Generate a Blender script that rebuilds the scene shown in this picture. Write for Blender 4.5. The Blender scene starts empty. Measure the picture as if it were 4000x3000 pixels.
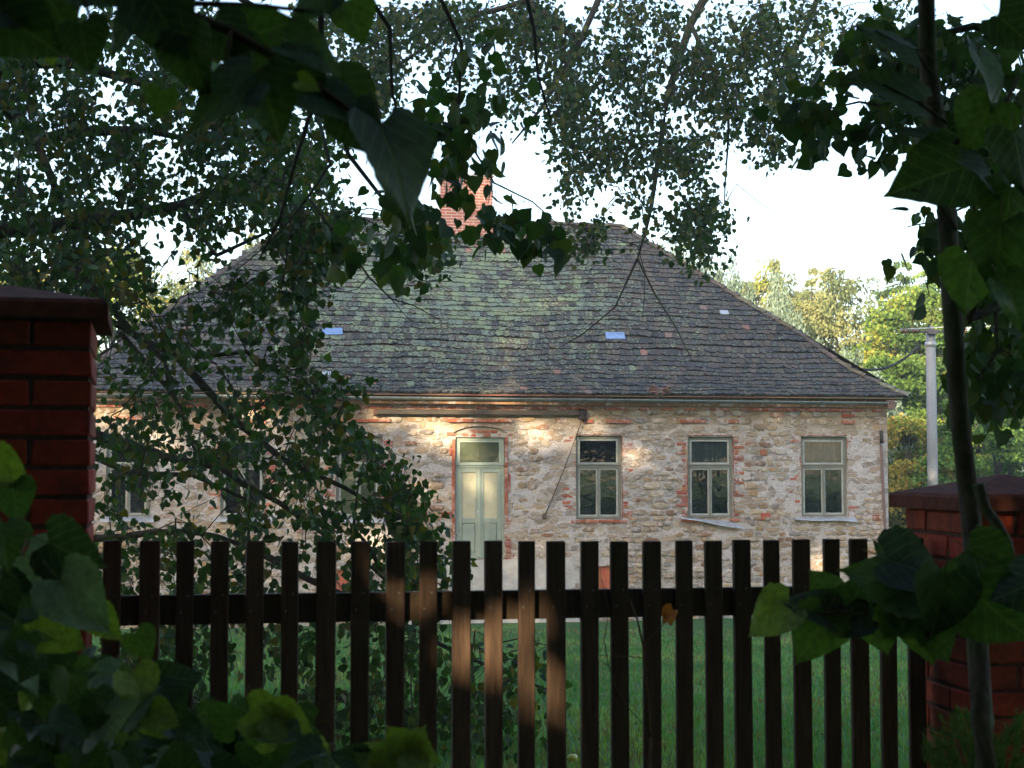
import bpy, math, random
import numpy as np
from mathutils import Vector, Matrix, noise
R = math.radians
random.seed(11); rng = np.random.default_rng(11)
sc = bpy.context.scene
# ---------------- camera ----------------
F = 5950.0                       # focal length in pixels of the 4000 px wide photograph
EYE = Vector((0, 0, 1.6)); PITCH = R(3.22)
cd = bpy.data.cameras.new('camera'); cam = bpy.data.objects.new('camera', cd)
sc.collection.objects.link(cam); sc.camera = cam
cd.sensor_width = 36; cd.lens = 36*F/4000; cd.clip_start = 0.05; cd.clip_end = 3000
cam.location = EYE; cam.rotation_euler = (R(90)+PITCH, 0, 0)
cd.dof.use_dof = True; cd.dof.focus_distance = 26; cd.dof.aperture_fstop = 10
# ---------------- sky, sun, exposure ----------------
SUN_EL, SUN_AZ = 18.0, -27.0     # sun stands behind the camera, to the left
w = bpy.data.worlds.new('World'); sc.world = w; w.use_nodes = True
nt = w.node_tree; bg = nt.nodes['Background']; sky = nt.nodes.new('ShaderNodeTexSky')
sky.sky_type = 'NISHITA'; sky.sun_disc = False; sky.sun_elevation = R(SUN_EL)
SD = Vector((math.sin(R(SUN_AZ))*math.cos(R(SUN_EL)), -math.cos(R(SUN_AZ))*math.cos(R(SUN_EL)), math.sin(R(SUN_EL))))  # towards sun
sky.sun_rotation = math.atan2(SD.x, SD.y)
sky.air_density = 1.0; sky.dust_density = 2.5; sky.ozone_density = 1.0
nt.links.new(sky.outputs[0], bg.inputs[0]); bg.inputs[1].default_value = 0.15
sl = bpy.data.lights.new('sun', 'SUN'); so = bpy.data.objects.new('sun', sl); sc.collection.objects.link(so)
sl.energy = 4.0; sl.angle = R(0.55); sl.color = (1.0, 0.80, 0.52)
so.rotation_euler = SD.to_track_quat('Z', 'Y').to_euler(); so.location = (0, -20, 30)
vs = sc.view_settings; vs.view_transform = 'Standard'; vs.look = 'None'; vs.exposure = 2.0; vs.gamma = 1
sc.render.engine = 'CYCLES'; sc.cycles.max_bounces = 7; sc.cycles.diffuse_bounces = 3; sc.cycles.glossy_bounces = 3
sc.cycles.transmission_bounces = 4; sc.cycles.transparent_max_bounces = 6; sc.cycles.use_denoising = True
sc.cycles.sample_clamp_indirect = 6

HAZE = .0010
# ---------------- helpers ----------------
crot = cam.rotation_euler.to_matrix()
def ray(px, py): return crot @ Vector(((px-2000)/F, -(py-1500)/F, -1))
def P(px, py, Y):
    d = ray(px, py); return EYE + d*(Y/d.y)
def tag(o, label=None, cat=None, group=None, kind=None):
    if label: o['label'] = label
    if cat: o['category'] = cat
    if group: o['group'] = group
    if kind: o['kind'] = kind
    return o
def empty(name, loc=(0, 0, 0), rz=0):
    o = bpy.data.objects.new(name, None); sc.collection.objects.link(o)
    o.location = loc; o.rotation_euler = (0, 0, rz); o.empty_display_size = .1; return o
def link(name, me, parent=None, mats=None):
    o = bpy.data.objects.new(name, me); sc.collection.objects.link(o)
    if parent is not None: o.parent = parent
    return o
class MB:
    """collects shapes with a per-shape colour, builds one mesh"""
    def __init__(s): s.v = []; s.f = []; s.c = []; s.n = 0
    def add(s, vs, fs, col=None):
        vs = [tuple(a) for a in vs]; b = s.n
        s.v += vs; s.n += len(vs); s.f += [tuple(i+b for i in f) for f in fs]
        s.c += [col or (.5, .5, .5)]*len(vs); return s
    def box(s, lo, hi, col=None, jit=0.0, rot=None, piv=None):
        x0, y0, z0 = lo; x1, y1, z1 = hi
        vs = [(x0,y0,z0),(x1,y0,z0),(x1,y1,z0),(x0,y1,z0),(x0,y0,z1),(x1,y0,z1),(x1,y1,z1),(x0,y1,z1)]
        if jit: vs = [tuple(a+random.uniform(-jit, jit) for a in v) for v in vs]
        if rot is not None:
            p = Vector(piv or ((x0+x1)/2, (y0+y1)/2, (z0+z1)/2)); vs = [tuple(rot @ (Vector(v)-p)+p) for v in vs]
        return s.add(vs, [(0,3,2,1),(4,5,6,7),(0,1,5,4),(1,2,6,5),(2,3,7,6),(3,0,4,7)], col)
    def bbox(s, lo, hi, b=.004, col=None, jit=0.0):
        """box with chamfered edges"""
        vs = []; fs = []
        import itertools
        c = [(lo[i]+hi[i])/2 for i in range(3)]; h = [(hi[i]-lo[i])/2 for i in range(3)]
        idx = {}
        for sx, sy, sz in itertools.product((-1, 1), repeat=3):
            j = [random.uniform(-jit, jit) for _ in range(3)]
            for ax in range(3):
                p = [c[0]+sx*h[0]+j[0], c[1]+sy*h[1]+j[1], c[2]+sz*h[2]+j[2]]
                sg = (sx, sy, sz)
                for k in range(3):
                    if k != ax: p[k] -= sg[k]*b
                idx[(sx, sy, sz, ax)] = len(vs); vs.append(p)
        for ax in range(3):
            o = [k for k in range(3) if k != ax]
            for sg in (-1, 1):
                q = []
                for a, bb in ((-1,-1),(1,-1),(1,1),(-1,1)):
                    t = [0,0,0]; t[ax] = sg; t[o[0]] = a; t[o[1]] = bb; q.append(idx[(*t, ax)])
                flip = (sg > 0) != (ax == 1)
                fs.append(tuple(q if flip else q[::-1]))
            for a in (-1, 1):
                for bb in (-1, 1):
                    t0 = [0,0,0]; t1 = [0,0,0]; t0[ax] = -1; t1[ax] = 1
                    t0[o[0]] = t1[o[0]] = a; t0[o[1]] = t1[o[1]] = bb
                    q = [idx[(*t0, o[0])], idx[(*t1, o[0])], idx[(*t1, o[1])], idx[(*t0, o[1])]]
                    flip = (a*bb > 0) != (ax == 1)
                    fs.append(tuple(q if not flip else q[::-1]))
        for sx, sy, sz in itertools.product((-1, 1), repeat=3):
            q = [idx[(sx,sy,sz,k)] for k in range(3)]
            fs.append(tuple(q if sx*sy*sz > 0 else q[::-1]))
        return s.add(vs, fs, col)
    def tube(s, pts, rad, n=6, col=None, cap=True):
        pts = [Vector(p) for p in pts]; vs = []; fs = []
        if not hasattr(rad, '__len__'): rad = [rad]*len(pts)
        up = Vector((0.13, 0.21, .97))
        for i, p in enumerate(pts):
            t = (pts[min(i+1, len(pts)-1)]-pts[max(i-1, 0)])
            if t.length < 1e-6: t = Vector((0, 0, 1))
            t.normalize(); a = t.cross(up)
            if a.length < .1: a = t.cross(Vector((1, 0, 0)))
            a.normalize(); b = t.cross(a)
            for k in range(n):
                an = 2*math.pi*k/n; vs.append(p+(a*math.cos(an)+b*math.sin(an))*rad[i])
        for i in range(len(pts)-1):
            for k in range(n):
                k2 = (k+1) % n; fs.append((i*n+k, (i+1)*n+k, (i+1)*n+k2, i*n+k2))
        if cap: fs.append(tuple(range(n))); fs.append(tuple(reversed(range((len(pts)-1)*n, len(pts)*n))))
        return s.add(vs, fs, col)
    def mesh(s, name, mat, smooth=False):
        me = bpy.data.meshes.new(name); me.from_pydata(s.v, [], s.f)
        at = me.color_attributes.new('tint', 'FLOAT_COLOR', 'POINT')
        arr = np.ones((len(s.v), 4), dtype=np.float32); arr[:, :3] = np.array(s.c, dtype=np.float32).reshape(-1, 3)
        at.data.foreach_set('color', arr.ravel())
        if smooth: me.polygons.foreach_set('use_smooth', [True]*len(me.polygons))
        for m in (mat if isinstance(mat, (list, tuple)) else [mat]): me.materials.append(m)
        me.update(); return me
    def build(s, name, mat, parent=None, smooth=False):
        return link(name, s.mesh(name, mat, smooth), parent)
def np_mesh(name, V, Fc, col, mat, uv=None):
    """V (n,3), Fc (m,3) triangles, col (n,3)"""
    me = bpy.data.meshes.new(name); me.vertices.add(len(V)); me.vertices.foreach_set('co', V.astype(np.float32).ravel())
    me.loops.add(Fc.size); me.loops.foreach_set('vertex_index', Fc.astype(np.int32).ravel())
    me.polygons.add(len(Fc)); me.polygons.foreach_set('loop_start', np.arange(0, Fc.size, 3, dtype=np.int32))
    try: me.polygons.foreach_set('loop_total', np.full(len(Fc), 3, dtype=np.int32))
    except Exception: pass
    at = me.color_attributes.new('tint', 'FLOAT_COLOR', 'POINT')
    a = np.ones((len(V), 4), dtype=np.float32); a[:, :3] = col; at.data.foreach_set('color', a.ravel())
    me.materials.append(mat); me.update(calc_edges=True); me.validate(); return me

# ---------------- materials ----------------
def mat(name, rough=.8, spec=.3):
    m = bpy.data.materials.new(name); m.use_nodes = True
    n = m.node_tree.nodes; b = n['Principled BSDF']
    b.inputs['Roughness'].default_value = rough; b.inputs['Specular IOR Level'].default_value = spec
    return m, n, m.node_tree.links, b
def N(n, t, **kw):
    x = n.new(t)
    for k, v in kw.items():
        if k in x.inputs.keys(): x.inputs[k].default_value = v
        else: setattr(x, k, v)
    return x
def ramp(n, l, src, stops):
    r = n.new('ShaderNodeValToRGB'); e = r.color_ramp.elements
    while len(e) < len(stops): e.new(.5)
    for el, (p, c) in zip(e, stops):
        el.position = p; el.color = (c, c, c, 1) if not hasattr(c, '__len__') else (*c, 1)
    l.new(src, r.inputs[0]); return r.outputs[0]
def mix(n, l, f, a, b, mode='MIX'):
    x = n.new('ShaderNodeMix'); x.data_type = 'RGBA'; x.blend_type = mode
    for s, v in ((0, f), (6, a), (7, b)):
        if hasattr(v, 'is_linked'): l.new(v, x.inputs[s])
        elif s == 0: x.inputs[0].default_value = v
        else: x.inputs[s].default_value = (*v, 1)
    return x.outputs[2]
def math_(n, l, op, a, b=0.0):
    x = n.new('ShaderNodeMath'); x.operation = op
    for i, v in enumerate((a, b)):
        if hasattr(v, 'is_linked'): l.new(v, x.inputs[i])
        else: x.inputs[i].default_value = v
    return x.outputs[0]
def nz(n, l, scale, detail=4, co=None, rough=.55, vec=None):
    t = N(n, 'ShaderNodeTexNoise'); t.inputs['Scale'].default_value = scale; t.inputs['Detail'].default_value = detail
    t.inputs['Roughness'].default_value = rough
    if co is not None: l.new(co, t.inputs['Vector'])
    return t.outputs[0]
def coords(n, l, kind='Object', scale=None):
    t = n.new('ShaderNodeTexCoord').outputs[kind]
    if scale:
        m = n.new('ShaderNodeMapping'); m.inputs['Scale'].default_value = scale; l.new(t, m.inputs[0]); return m.outputs[0]
    return t
def worldpos(n, l, scale=None):
    t = n.new('ShaderNodeNewGeometry').outputs['Position']
    if scale:
        m = n.new('ShaderNodeMapping'); m.inputs['Scale'].default_value = scale; l.new(t, m.inputs[0]); return m.outputs[0]
    return t
def bump(n, l, b, h, strength=.5, dist=.01):
    x = n.new('ShaderNodeBump'); x.inputs['Strength'].default_value = strength; x.inputs['Distance'].default_value = dist
    l.new(h, x.inputs['Height']); l.new(x.outputs[0], b.inputs['Normal'])
def tint(n): 
    a = n.new('ShaderNodeAttribute'); a.attribute_name = 'tint'; return a.outputs['Color']

def vor(n, l, vec, scale, out='Color', feat='F1'):
    v = n.new('ShaderNodeTexVoronoi'); v.feature = feat; v.inputs['Scale'].default_value = scale; l.new(vec, v.inputs['Vector']); return v.outputs[out]
def m_wall():      # lime wash worn off rubble masonry
    m, n, l, b = mat('lime_washed_rubble', .95, .1); p = worldpos(n, l); ps = worldpos(n, l, (1, 1, 2.1))
    wob = n.new('ShaderNodeTexNoise'); wob.inputs['Scale'].default_value = 5; wob.inputs['Detail'].default_value = 3; l.new(ps, wob.inputs['Vector'])
    vm = n.new('ShaderNodeVectorMath'); vm.operation = 'SCALE'; l.new(wob.outputs['Color'], vm.inputs[0]); vm.inputs['Scale'].default_value = .28
    va = n.new('ShaderNodeVectorMath'); va.operation = 'ADD'; l.new(ps, va.inputs[0]); l.new(vm.outputs[0], va.inputs[1])
    vc = vor(n, l, va.outputs[0], 3.6); sc_ = n.new('ShaderNodeSeparateColor'); l.new(vc, sc_.inputs[0])
    edge = vor(n, l, va.outputs[0], 3.6, 'Distance', 'DISTANCE_TO_EDGE')
    stone = ramp(n, l, sc_.outputs[0], [(0, (.41, .31, .21)), (.2, (.31, .25, .19)), (.4, (.46, .36, .25)), (.6, (.38, .26, .16)), (.8, (.34, .30, .25)), (1, (.28, .18, .12))])
    big = nz(n, l, .55, 5, p); mid = nz(n, l, 4.5, 6, ps, .62); fine = nz(n, l, 26, 5, ps, .65)
    wash = mix(n, l, ramp(n, l, mid, [(.35, 0.0), (.6, 1.0)]), (.50, .445, .405), (.62, .575, .565))
    show = math_(n, l, 'ADD', math_(n, l, 'MULTIPLY', sc_.outputs[1], .62), math_(n, l, 'MULTIPLY', nz(n, l, 9, 5, ps, .7), .75))
    show = math_(n, l, 'MULTIPLY', ramp(n, l, show, [(.66, 0.0), (.76, 1.0)]), ramp(n, l, edge, [(.03, 0.0), (.08, 1.0)]))
    c = mix(n, l, math_(n, l, 'MULTIPLY', show, .78), wash, stone)
    c = mix(n, l, ramp(n, l, fine, [(.34, .9), (.49, 0.0)]), c, (.19, .145, .105))
    c = mix(n, l, math_(n, l, 'MULTIPLY', ramp(n, l, big, [(.50, 0.0), (.68, 1.0)]), .35), c, (.44, .34, .23))
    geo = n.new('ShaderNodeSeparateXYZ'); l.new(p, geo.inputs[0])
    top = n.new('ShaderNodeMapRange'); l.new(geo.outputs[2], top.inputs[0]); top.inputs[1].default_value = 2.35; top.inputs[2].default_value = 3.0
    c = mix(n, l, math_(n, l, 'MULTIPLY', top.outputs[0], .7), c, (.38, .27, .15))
    base = n.new('ShaderNodeMapRange'); l.new(geo.outputs[2], base.inputs[0]); base.inputs[1].default_value = -1.3; base.inputs[2].default_value = -2.1
    c = mix(n, l, math_(n, l, 'MULTIPLY', base.outputs[0], .45), c, (.20, .17, .13))
    sp = nz(n, l, 70, 3, p); c = mix(n, l, ramp(n, l, sp, [(.28, 1.0), (.38, 0.0)]), c, (.13, .10, .075))
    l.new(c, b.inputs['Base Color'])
    h = math_(n, l, 'ADD', math_(n, l, 'MULTIPLY', fine, .7), math_(n, l, 'ADD', mid, math_(n, l, 'MULTIPLY', show, .6))); bump(n, l, b, h, .9, .03); return m
def m_stone(name='facade_stone', wash=.5):
    m, n, l, b = mat(name, .9, .15); p = worldpos(n, l)
    f = nz(n, l, 14, 5, p); g = nz(n, l, 60, 4, p); c = mix(n, l, ramp(n, l, f, [(.3, 0), (.7, 1)]), (.16, .12, .09), tint(n))
    c = mix(n, l, .75, c, tint(n))
    wsh = nz(n, l, 7, 6, p, .7); big = nz(n, l, .8, 3, p)
    k = ramp(n, l, math_(n, l, 'ADD', wsh, math_(n, l, 'MULTIPLY', math_(n, l, 'SUBTRACT', big, .5), .5)), [(.54-.14*wash, 0.0), (.66-.12*wash, 1.0)])
    c = mix(n, l, math_(n, l, 'MULTIPLY', k, .72), c, (.59, .535, .515)); l.new(c, b.inputs['Base Color'])
    bump(n, l, b, math_(n, l, 'ADD', f, g), .6, .015); return m
def m_tinted(name, rough=.85, spec=.2, sc1=30, lo=.65, hi=1.2, bs=.4, bd=.004, wcoord=True, stretch=None):
    m, n, l, b = mat(name, rough, spec); p = worldpos(n, l, stretch) if wcoord else coords(n, l, 'Object', stretch)
    f = nz(n, l, sc1, 5, p); c = mix(n, l, 1.0, tint(n), ramp(n, l, f, [(.3, (lo,)*3), (.7, (hi,)*3)]), 'MULTIPLY')
    l.new(c, b.inputs['Base Color']); bump(n, l, b, f, bs, bd); return m
def m_tile():
    m, n, l, b = mat('clay_roof_tile', .85, .25); p = worldpos(n, l); a = n.new('ShaderNodeAttribute'); a.attribute_name = 'tint'
    f = nz(n, l, 22, 5, p); c = mix(n, l, 1.0, a.outputs['Color'], ramp(n, l, f, [(.3, (.55,)*3), (.7, (1.35,)*3)]), 'MULTIPLY')
    lv = nz(n, l, 17, 5, p, .68); lv2 = nz(n, l, .45, 3, p)
    al = n.new('ShaderNodeAttribute'); al.attribute_name = 'lichen'
    k = math_(n, l, 'ADD', lv, math_(n, l, 'MULTIPLY', al.outputs['Fac'], .17))
    k = ramp(n, l, k, [(.61, 0.0), (.66, 1.0)]); hue = nz(n, l, 2.2, 2, p)
    lc = mix(n, l, ramp(n, l, hue, [(.42, 0.0), (.6, 1.0)]), (.175, .225, .18), (.215, .275, .165))
    c = mix(n, l, math_(n, l, 'MULTIPLY', k, .85), c, lc)
    l.new(c, b.inputs['Base Color']); bump(n, l, b, f, .5, .006); return m
def m_pillar_brick():
    m, n, l, b = mat('red_pillar_brick', .75, .25); p = worldpos(n, l)
    f = nz(n, l, 40, 6, p, .6); g = nz(n, l, 7, 4, p); c = mix(n, l, 1.0, tint(n), ramp(n, l, f, [(.3, (.6,)*3), (.7, (1.2,)*3)]), 'MULTIPLY')
    c = mix(n, l, ramp(n, l, g, [(.50, 0.0), (.72, .65)]), c, (.055, .02, .014))
    l.new(c, b.inputs['Base Color']); bump(n, l, b, f, .5, .003); return m
def m_paint(name, col, worn, thr=.56, grain=(14, 14, 1.2), rough=.7):
    m, n, l, b = mat(name, rough, .3); p = worldpos(n, l, grain)
    f = nz(n, l, 9, 6, p, .65); k = ramp(n, l, f, [(thr, 0.0), (thr+.08, 1.0)])
    c0 = mix(n, l, ramp(n, l, nz(n, l, 3, 4, worldpos(n, l)), [(.35, 0), (.65, 1)]), col, tuple(x*.8 for x in col))
    l.new(mix(n, l, k, c0, worn), b.inputs['Base Color']); bump(n, l, b, f, .4, .004); return m
def m_glass():
    m = bpy.data.materials.new('old_window_glass'); m.use_nodes = True; n = m.node_tree.nodes; l = m.node_tree.links; n.clear()
    o = n.new('ShaderNodeOutputMaterial'); tr = n.new('ShaderNodeBsdfTransparent'); gl = n.new('ShaderNodeBsdfGlossy'); gl.inputs['Roughness'].default_value = .015
    df = n.new('ShaderNodeBsdfDiffuse'); df.inputs['Color'].default_value = (.30, .31, .30, 1)
    tr.inputs[0].default_value = (.75, .8, .78, 1)
    fr = n.new('ShaderNodeFresnel'); fr.inputs[0].default_value = 1.5
    p = worldpos(n, l); bm = n.new('ShaderNodeBump'); bm.inputs['Strength'].default_value = .25; bm.inputs['Distance'].default_value = .01
    l.new(nz(n, l, 3.2, 2, p), bm.inputs['Height']); l.new(bm.outputs[0], gl.inputs['Normal'])
    k = math_(n, l, 'ADD', math_(n, l, 'MULTIPLY', fr.outputs[0], 1.35), .01)
    m1 = n.new('ShaderNodeMixShader'); l.new(k, m1.inputs[0]); l.new(tr.outputs[0], m1.inputs[1]); l.new(gl.outputs[0], m1.inputs[2])
    d = ramp(n, l, nz(n, l, 5, 5, p, .7), [(.5, .0), (.8, .16)])
    m2 = n.new('ShaderNodeMixShader'); l.new(d, m2.inputs[0]); l.new(m1.outputs[0], m2.inputs[1]); l.new(df.outputs[0], m2.inputs[2])
    l.new(m2.outputs[0], o.inputs[0]); return m
def m_leaf(name, trans=.35, rough=.42, spec=.45, veins=False, sat=1.0):
    m = bpy.data.materials.new(name); m.use_nodes = True; n = m.node_tree.nodes; l = m.node_tree.links
    b = n['Principled BSDF']; b.inputs['Roughness'].default_value = rough; b.inputs['Specular IOR Level'].default_value = spec
    t = tint(n); c = t
    if veins:
        co = coords(n, l, 'Object'); s = n.new('ShaderNodeSeparateXYZ'); l.new(co, s.inputs[0])
        ax = math_(n, l, 'ABSOLUTE', s.outputs[0]); v = math_(n, l, 'SUBTRACT', s.outputs[1], math_(n, l, 'MULTIPLY', ax, .9))
        wv = math_(n, l, 'SINE', math_(n, l, 'ADD', math_(n, l, 'MULTIPLY', v, 34.0), math_(n, l, 'MULTIPLY', nz(n, l, 3, 2, co), 5.0))); line = ramp(n, l, wv, [(.93, 0.0), (1.0, 1.0)])
        mid = ramp(n, l, ax, [(.0, 1.0), (.022, 0.0)]); k = math_(n, l, 'MAXIMUM', line, mid)
        sp = ramp(n, l, nz(n, l, 6, 6, co, .7), [(.33, (.5,)*3), (.7, (1.3,)*3)]); c = mix(n, l, 1.0, t, sp, 'MULTIPLY')
        c = mix(n, l, math_(n, l, 'MULTIPLY', k, .4), c, (.15, .20, .08)); bump(n, l, b, math_(n, l, 'SUBTRACT', 1.0, k), .3, .04)
    l.new(c, b.inputs['Base Color']); tl = n.new('ShaderNodeBsdfTranslucent')
    l.new(mix(n, l, 1.0, c, (1.5, 1.7, .5), 'MULTIPLY'), tl.inputs[0]); ms = n.new('ShaderNodeMixShader'); ms.inputs[0].default_value = trans
    l.new(b.outputs[0], ms.inputs[1]); l.new(tl.outputs[0], ms.inputs[2]); l.new(ms.outputs[0], n['Material Output'].inputs[0]); return m
def m_ground():
    m, n, l, b = mat('lawn_soil', .95, .1); p = worldpos(n, l)
    f = nz(n, l, 9, 6, p, .7); g = nz(n, l, .5, 4, p); k = nz(n, l, 2.2, 4, p)
    c = mix(n, l, ramp(n, l, f, [(.3, 0), (.7, 1)]), (.045, .11, .035), (.08, .17, .055))
    c = mix(n, l, ramp(n, l, k, [(.56, 0), (.75, .75)]), c, (.085, .075, .04))
    c = mix(n, l, ramp(n, l, g, [(.5, 0), (.7, .6)]), c, (.06, .12, .03)); l.new(c, b.inputs['Base Color']); bump(n, l, b, f, 1.0, .05); return m
def m_bark(name, a=(.05, .04, .03), c2=(.12, .10, .075), moss=(.05, .075, .025), k=.5):
    m, n, l, b = mat(name, .9, .2); p = worldpos(n, l, (1, 1, .35))
    f = nz(n, l, 45, 6, p, .65); g = nz(n, l, 9, 4, worldpos(n, l)); c = mix(n, l, ramp(n, l, f, [(.35, 0), (.65, 1)]), a, c2)
    c = mix(n, l, ramp(n, l, g, [(.45, 0), (.62, k)]), c, moss); l.new(c, b.inputs['Base Color']); bump(n, l, b, f, .7, .01); return m
def m_concrete():
    m, n, l, b = mat('pole_concrete', .85, .25); p = worldpos(n, l); f = nz(n, l, 30, 5, p); g = nz(n, l, 1.5, 3, p)
    c = mix(n, l, ramp(n, l, f, [(.3, 0), (.7, 1)]), (.20, .215, .235), (.30, .315, .335)); c = mix(n, l, ramp(n, l, g, [(.5, 0), (.7, .5)]), c, (.24, .23, .21))
    l.new(c, b.inputs['Base Color']); bump(n, l, b, f, .3, .004); return m
def m_metal(name, col, rough=.45, metal=.7, dirt=(.12, .10, .08)):
    m, n, l, b = mat(name, rough, .4); b.inputs['Metallic'].default_value = metal; p = worldpos(n, l, (1, 1, 1))
    f = nz(n, l, 6, 5, p, .65); l.new(mix(n, l, ramp(n, l, f, [(.42, 0), (.7, .8)]), col, dirt), b.inputs['Base Color']); return m
M = {}
M['wall'] = m_wall(); M['stone'] = m_stone(); M['hbrick'] = m_stone('facade_brick', .15); M['tile'] = m_tile()
M['pbrick'] = m_pillar_brick(); M['mortar'] = m_tinted('dark_mortar', .95, .1, 60, .6, 1.3, .6, .004)
M['cap'] = m_tinted('pillar_cap_concrete', .9, .2, 25, .6, 1.3, .6, .006)
M['chim'] = m_tinted('chimney_brick', .85, .15, 18, .8, 1.15, .2, .003); M['chimm'] = m_tinted('chimney_mortar', .9, .1, 18, .85, 1.1)
M['plast'] = m_tinted('worn_plaster', .95, .1, 7, .8, 1.12, .5, .01)
M['frame'] = m_paint('grey_green_paint', (.235, .245, .20), (.17, .145, .115), .50)
M['sash'] = m_paint('pale_sash_paint', (.44, .46, .42), (.24, .21, .17), .53)
M['door'] = m_paint('mint_door_paint', (.33, .40, .33), (.31, .28, .27), .535)
M['cream'] = m_paint('cream_panel_paint', (.54, .51, .36), (.30, .16, .08), .60)
M['glass'] = m_glass(); M['dark'] = m_tinted('pane_reflection_grey', .95, .1, 5, .7, 1.2)
M['picket'] = m_tinted('brown_stained_wood', .72, .28, 9, .6, 1.35, .5, .002, stretch=(9, 9, .9))
M['zinc'] = m_metal('zinc_sheet', (.50, .53, .58), .5, .5, (.34, .33, .32)); M['gutter'] = m_metal('gutter_zinc', (.20, .22, .21), .5, .5, (.10, .10, .085))
M['rust'] = m_tinted('rusty_iron', .8, .3, 40, .6, 1.3); M['conc'] = m_concrete()
M['bark'] = m_bark('dark_bark', (.028, .023, .018), (.065, .055, .045)); M['twig'] = m_tinted('twig_bark', .85, .2, 50, .7, 1.2)
M['mossbark'] = m_bark('mossy_bark', (.05, .04, .035), (.13, .11, .09), (.045, .07, .02), .7)
M['leaf'] = m_leaf('linden_leaf', .35, .55, .25); M['bigleaf'] = m_leaf('large_leaf', .34, .5, .32, True); M['farleaf'] = m_leaf('distant_leaf', .3, .7, .15)
M['grass'] = m_leaf('grass_blade', .35, .55, .25); M['ground'] = m_ground()
M['blueglass'] = m_metal('sky_blue_glass_tile', (.22, .34, .60), .25, .2, (.18, .28, .48))
M['ceramic'] = m_tinted('brown_insulator', .25, .6, 10, .8, 1.1); M['cable'] = m_tinted('black_cable', .6, .3, 10, .9, 1.1)

# ---------------- ground ----------------
def gz(x, y):
    t = min(max((y-5.0)/29.0, 0), 1); z = -2.1*t
    if y > 8: z += .035*noise.noise(Vector((x*.35, y*.35, 3)))
    return z
xs = sorted(set([-900, -400, -150, -70]+list(np.arange(-40, 40.1, 1.0))+[70, 150, 400, 900])); ys = sorted(set([-900, -300, -100, -50, -25]+list(np.arange(-12, 46.1, 1.0))+[60, 90, 150, 400, 1600]))
g = MB(); g.v = [(x, y, gz(x, y)) for y in ys for x in xs]; nx = len(xs)
g.f = [(j*nx+i, j*nx+i+1, (j+1)*nx+i+1, (j+1)*nx+i) for j in range(len(ys)-1) for i in range(nx-1)]; g.c = [(.5, .5, .5)]*len(g.v)
tag(g.build('lawn', M['ground'], smooth=True), 'sloping mown lawn between the fence and the old house', None, None, 'structure')
# grass blades in the part of the lawn that shows between the pickets
nb = 90000; Yb = 8.5+27*rng.random(nb)**1.3; Xb = (rng.random(nb)-.5)*.74*Yb; Zb = np.array([gz(a, b) for a, b in zip(Xb, Yb)])
hh = .035+.06*rng.random(nb); an = rng.random(nb)*6.283; wd = .004+.0011*Yb*.9*rng.random(nb)
lean = (rng.random((nb, 2))-.5)*.07
V = np.zeros((nb, 3, 3)); V[:, 0] = np.c_[Xb-np.cos(an)*wd, Yb-np.sin(an)*wd, Zb]; V[:, 1] = np.c_[Xb+np.cos(an)*wd, Yb+np.sin(an)*wd, Zb]
V[:, 2] = np.c_[Xb+lean[:, 0], Yb+lean[:, 1], Zb+hh]
q = rng.random((nb, 1)); col = (1-q)*np.array([.06, .175, .06])+q*np.array([.13, .26, .09]); pt = np.array([noise.noise(Vector((a_*.6, b_*.35, 4))) for a_, b_ in zip(Xb, Yb)]); col *= (1+.55*pt)[:, None]; col[:, 0] *= 1+.8*np.clip(pt, 0, 1); dry = rng.random(nb) < .13+.5*np.clip(pt, 0, 1); col[dry] = [.17, .14, .07]
tag(link('grass', np_mesh('grass', V.reshape(-1, 3), np.arange(nb*3).reshape(-1, 3), np.repeat(col, 3, axis=0), M['grass'])), 'short green lawn grass with dry blades and fallen leaves', 'grass', None, 'stuff')
nb = 500; fl = MB()
for i in range(nb):
    y = random.uniform(9.5, 26); x = random.uniform(-.35, .33)*y; z = gz(x, y)+.03; s = random.uniform(.02, .04); a = random.uniform(0, 6.28)
    c = random.choice([(.16, .10, .04), (.22, .15, .05), (.10, .07, .04)])
    fl.add([(x+s*math.cos(a+k*1.57)*(1, .6, 1, .6)[k], y+s*math.sin(a+k*1.57)*(1, .6, 1, .6)[k], z+random.uniform(0, .02)) for k in range(4)], [(0, 1, 2), (0, 2, 3)], c)
tag(fl.build('fallen_leaves', M['leaf']), 'scattered brown fallen leaves on the lawn', 'fallen leaves', None, 'stuff')
# ---------------- the old house ----------------
TH = R(9.5); U = Vector((math.cos(TH), math.sin(TH), 0)); Vv = Vector((-math.sin(TH), math.cos(TH), 0)); ZG = -2.1
H0 = P(1870, 1835, 37.0); H0.z = ZG
house = empty('stone_house', H0, TH)
tag(house, 'old rubble stone house with worn whitewash, hipped tile roof and mint green door', 'house')
def fac(px, py, off=0.0):
    d = ray(px, py); nn = Vv.dot(d); t = (off-Vv.dot(EYE-H0))/nn; q = EYE+d*t-H0
    return U.dot(q), q.z      # along the wall, height above the house's ground
def U_(px, py=1835, off=0.0): return fac(px, py, off)[0]
def W_(py, px=2200, off=0.0): return fac(px, py, off)[1]
def ur(*a): return random.uniform(*a)
uR = U_(3468, 1835); uL = U_(258, 1835); HW = W_(1578, 1870)
OP = {}  # openings: u0,u1,z0,z1
def opening(k, x0, x1, y0, y1):
    a = fac(x0, y1); b = fac(x1, y0); OP[k] = (a[0], b[0], (fac(x0, y1)[1]+fac(x1, y1)[1])/2, (fac(x0, y0)[1]+fac(x1, y0)[1])/2)
opening('w0', 412, 588, 1709, 2020); opening('w1', 860, 1037, 1709, 2021); opening('w2', 1312, 1489, 1704, 2023)
opening('door', 1778, 1970, 1708, 2183); opening('w3', 2249, 2427, 1703, 2026); opening('w4', 2687, 2861, 1706, 2021)
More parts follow.
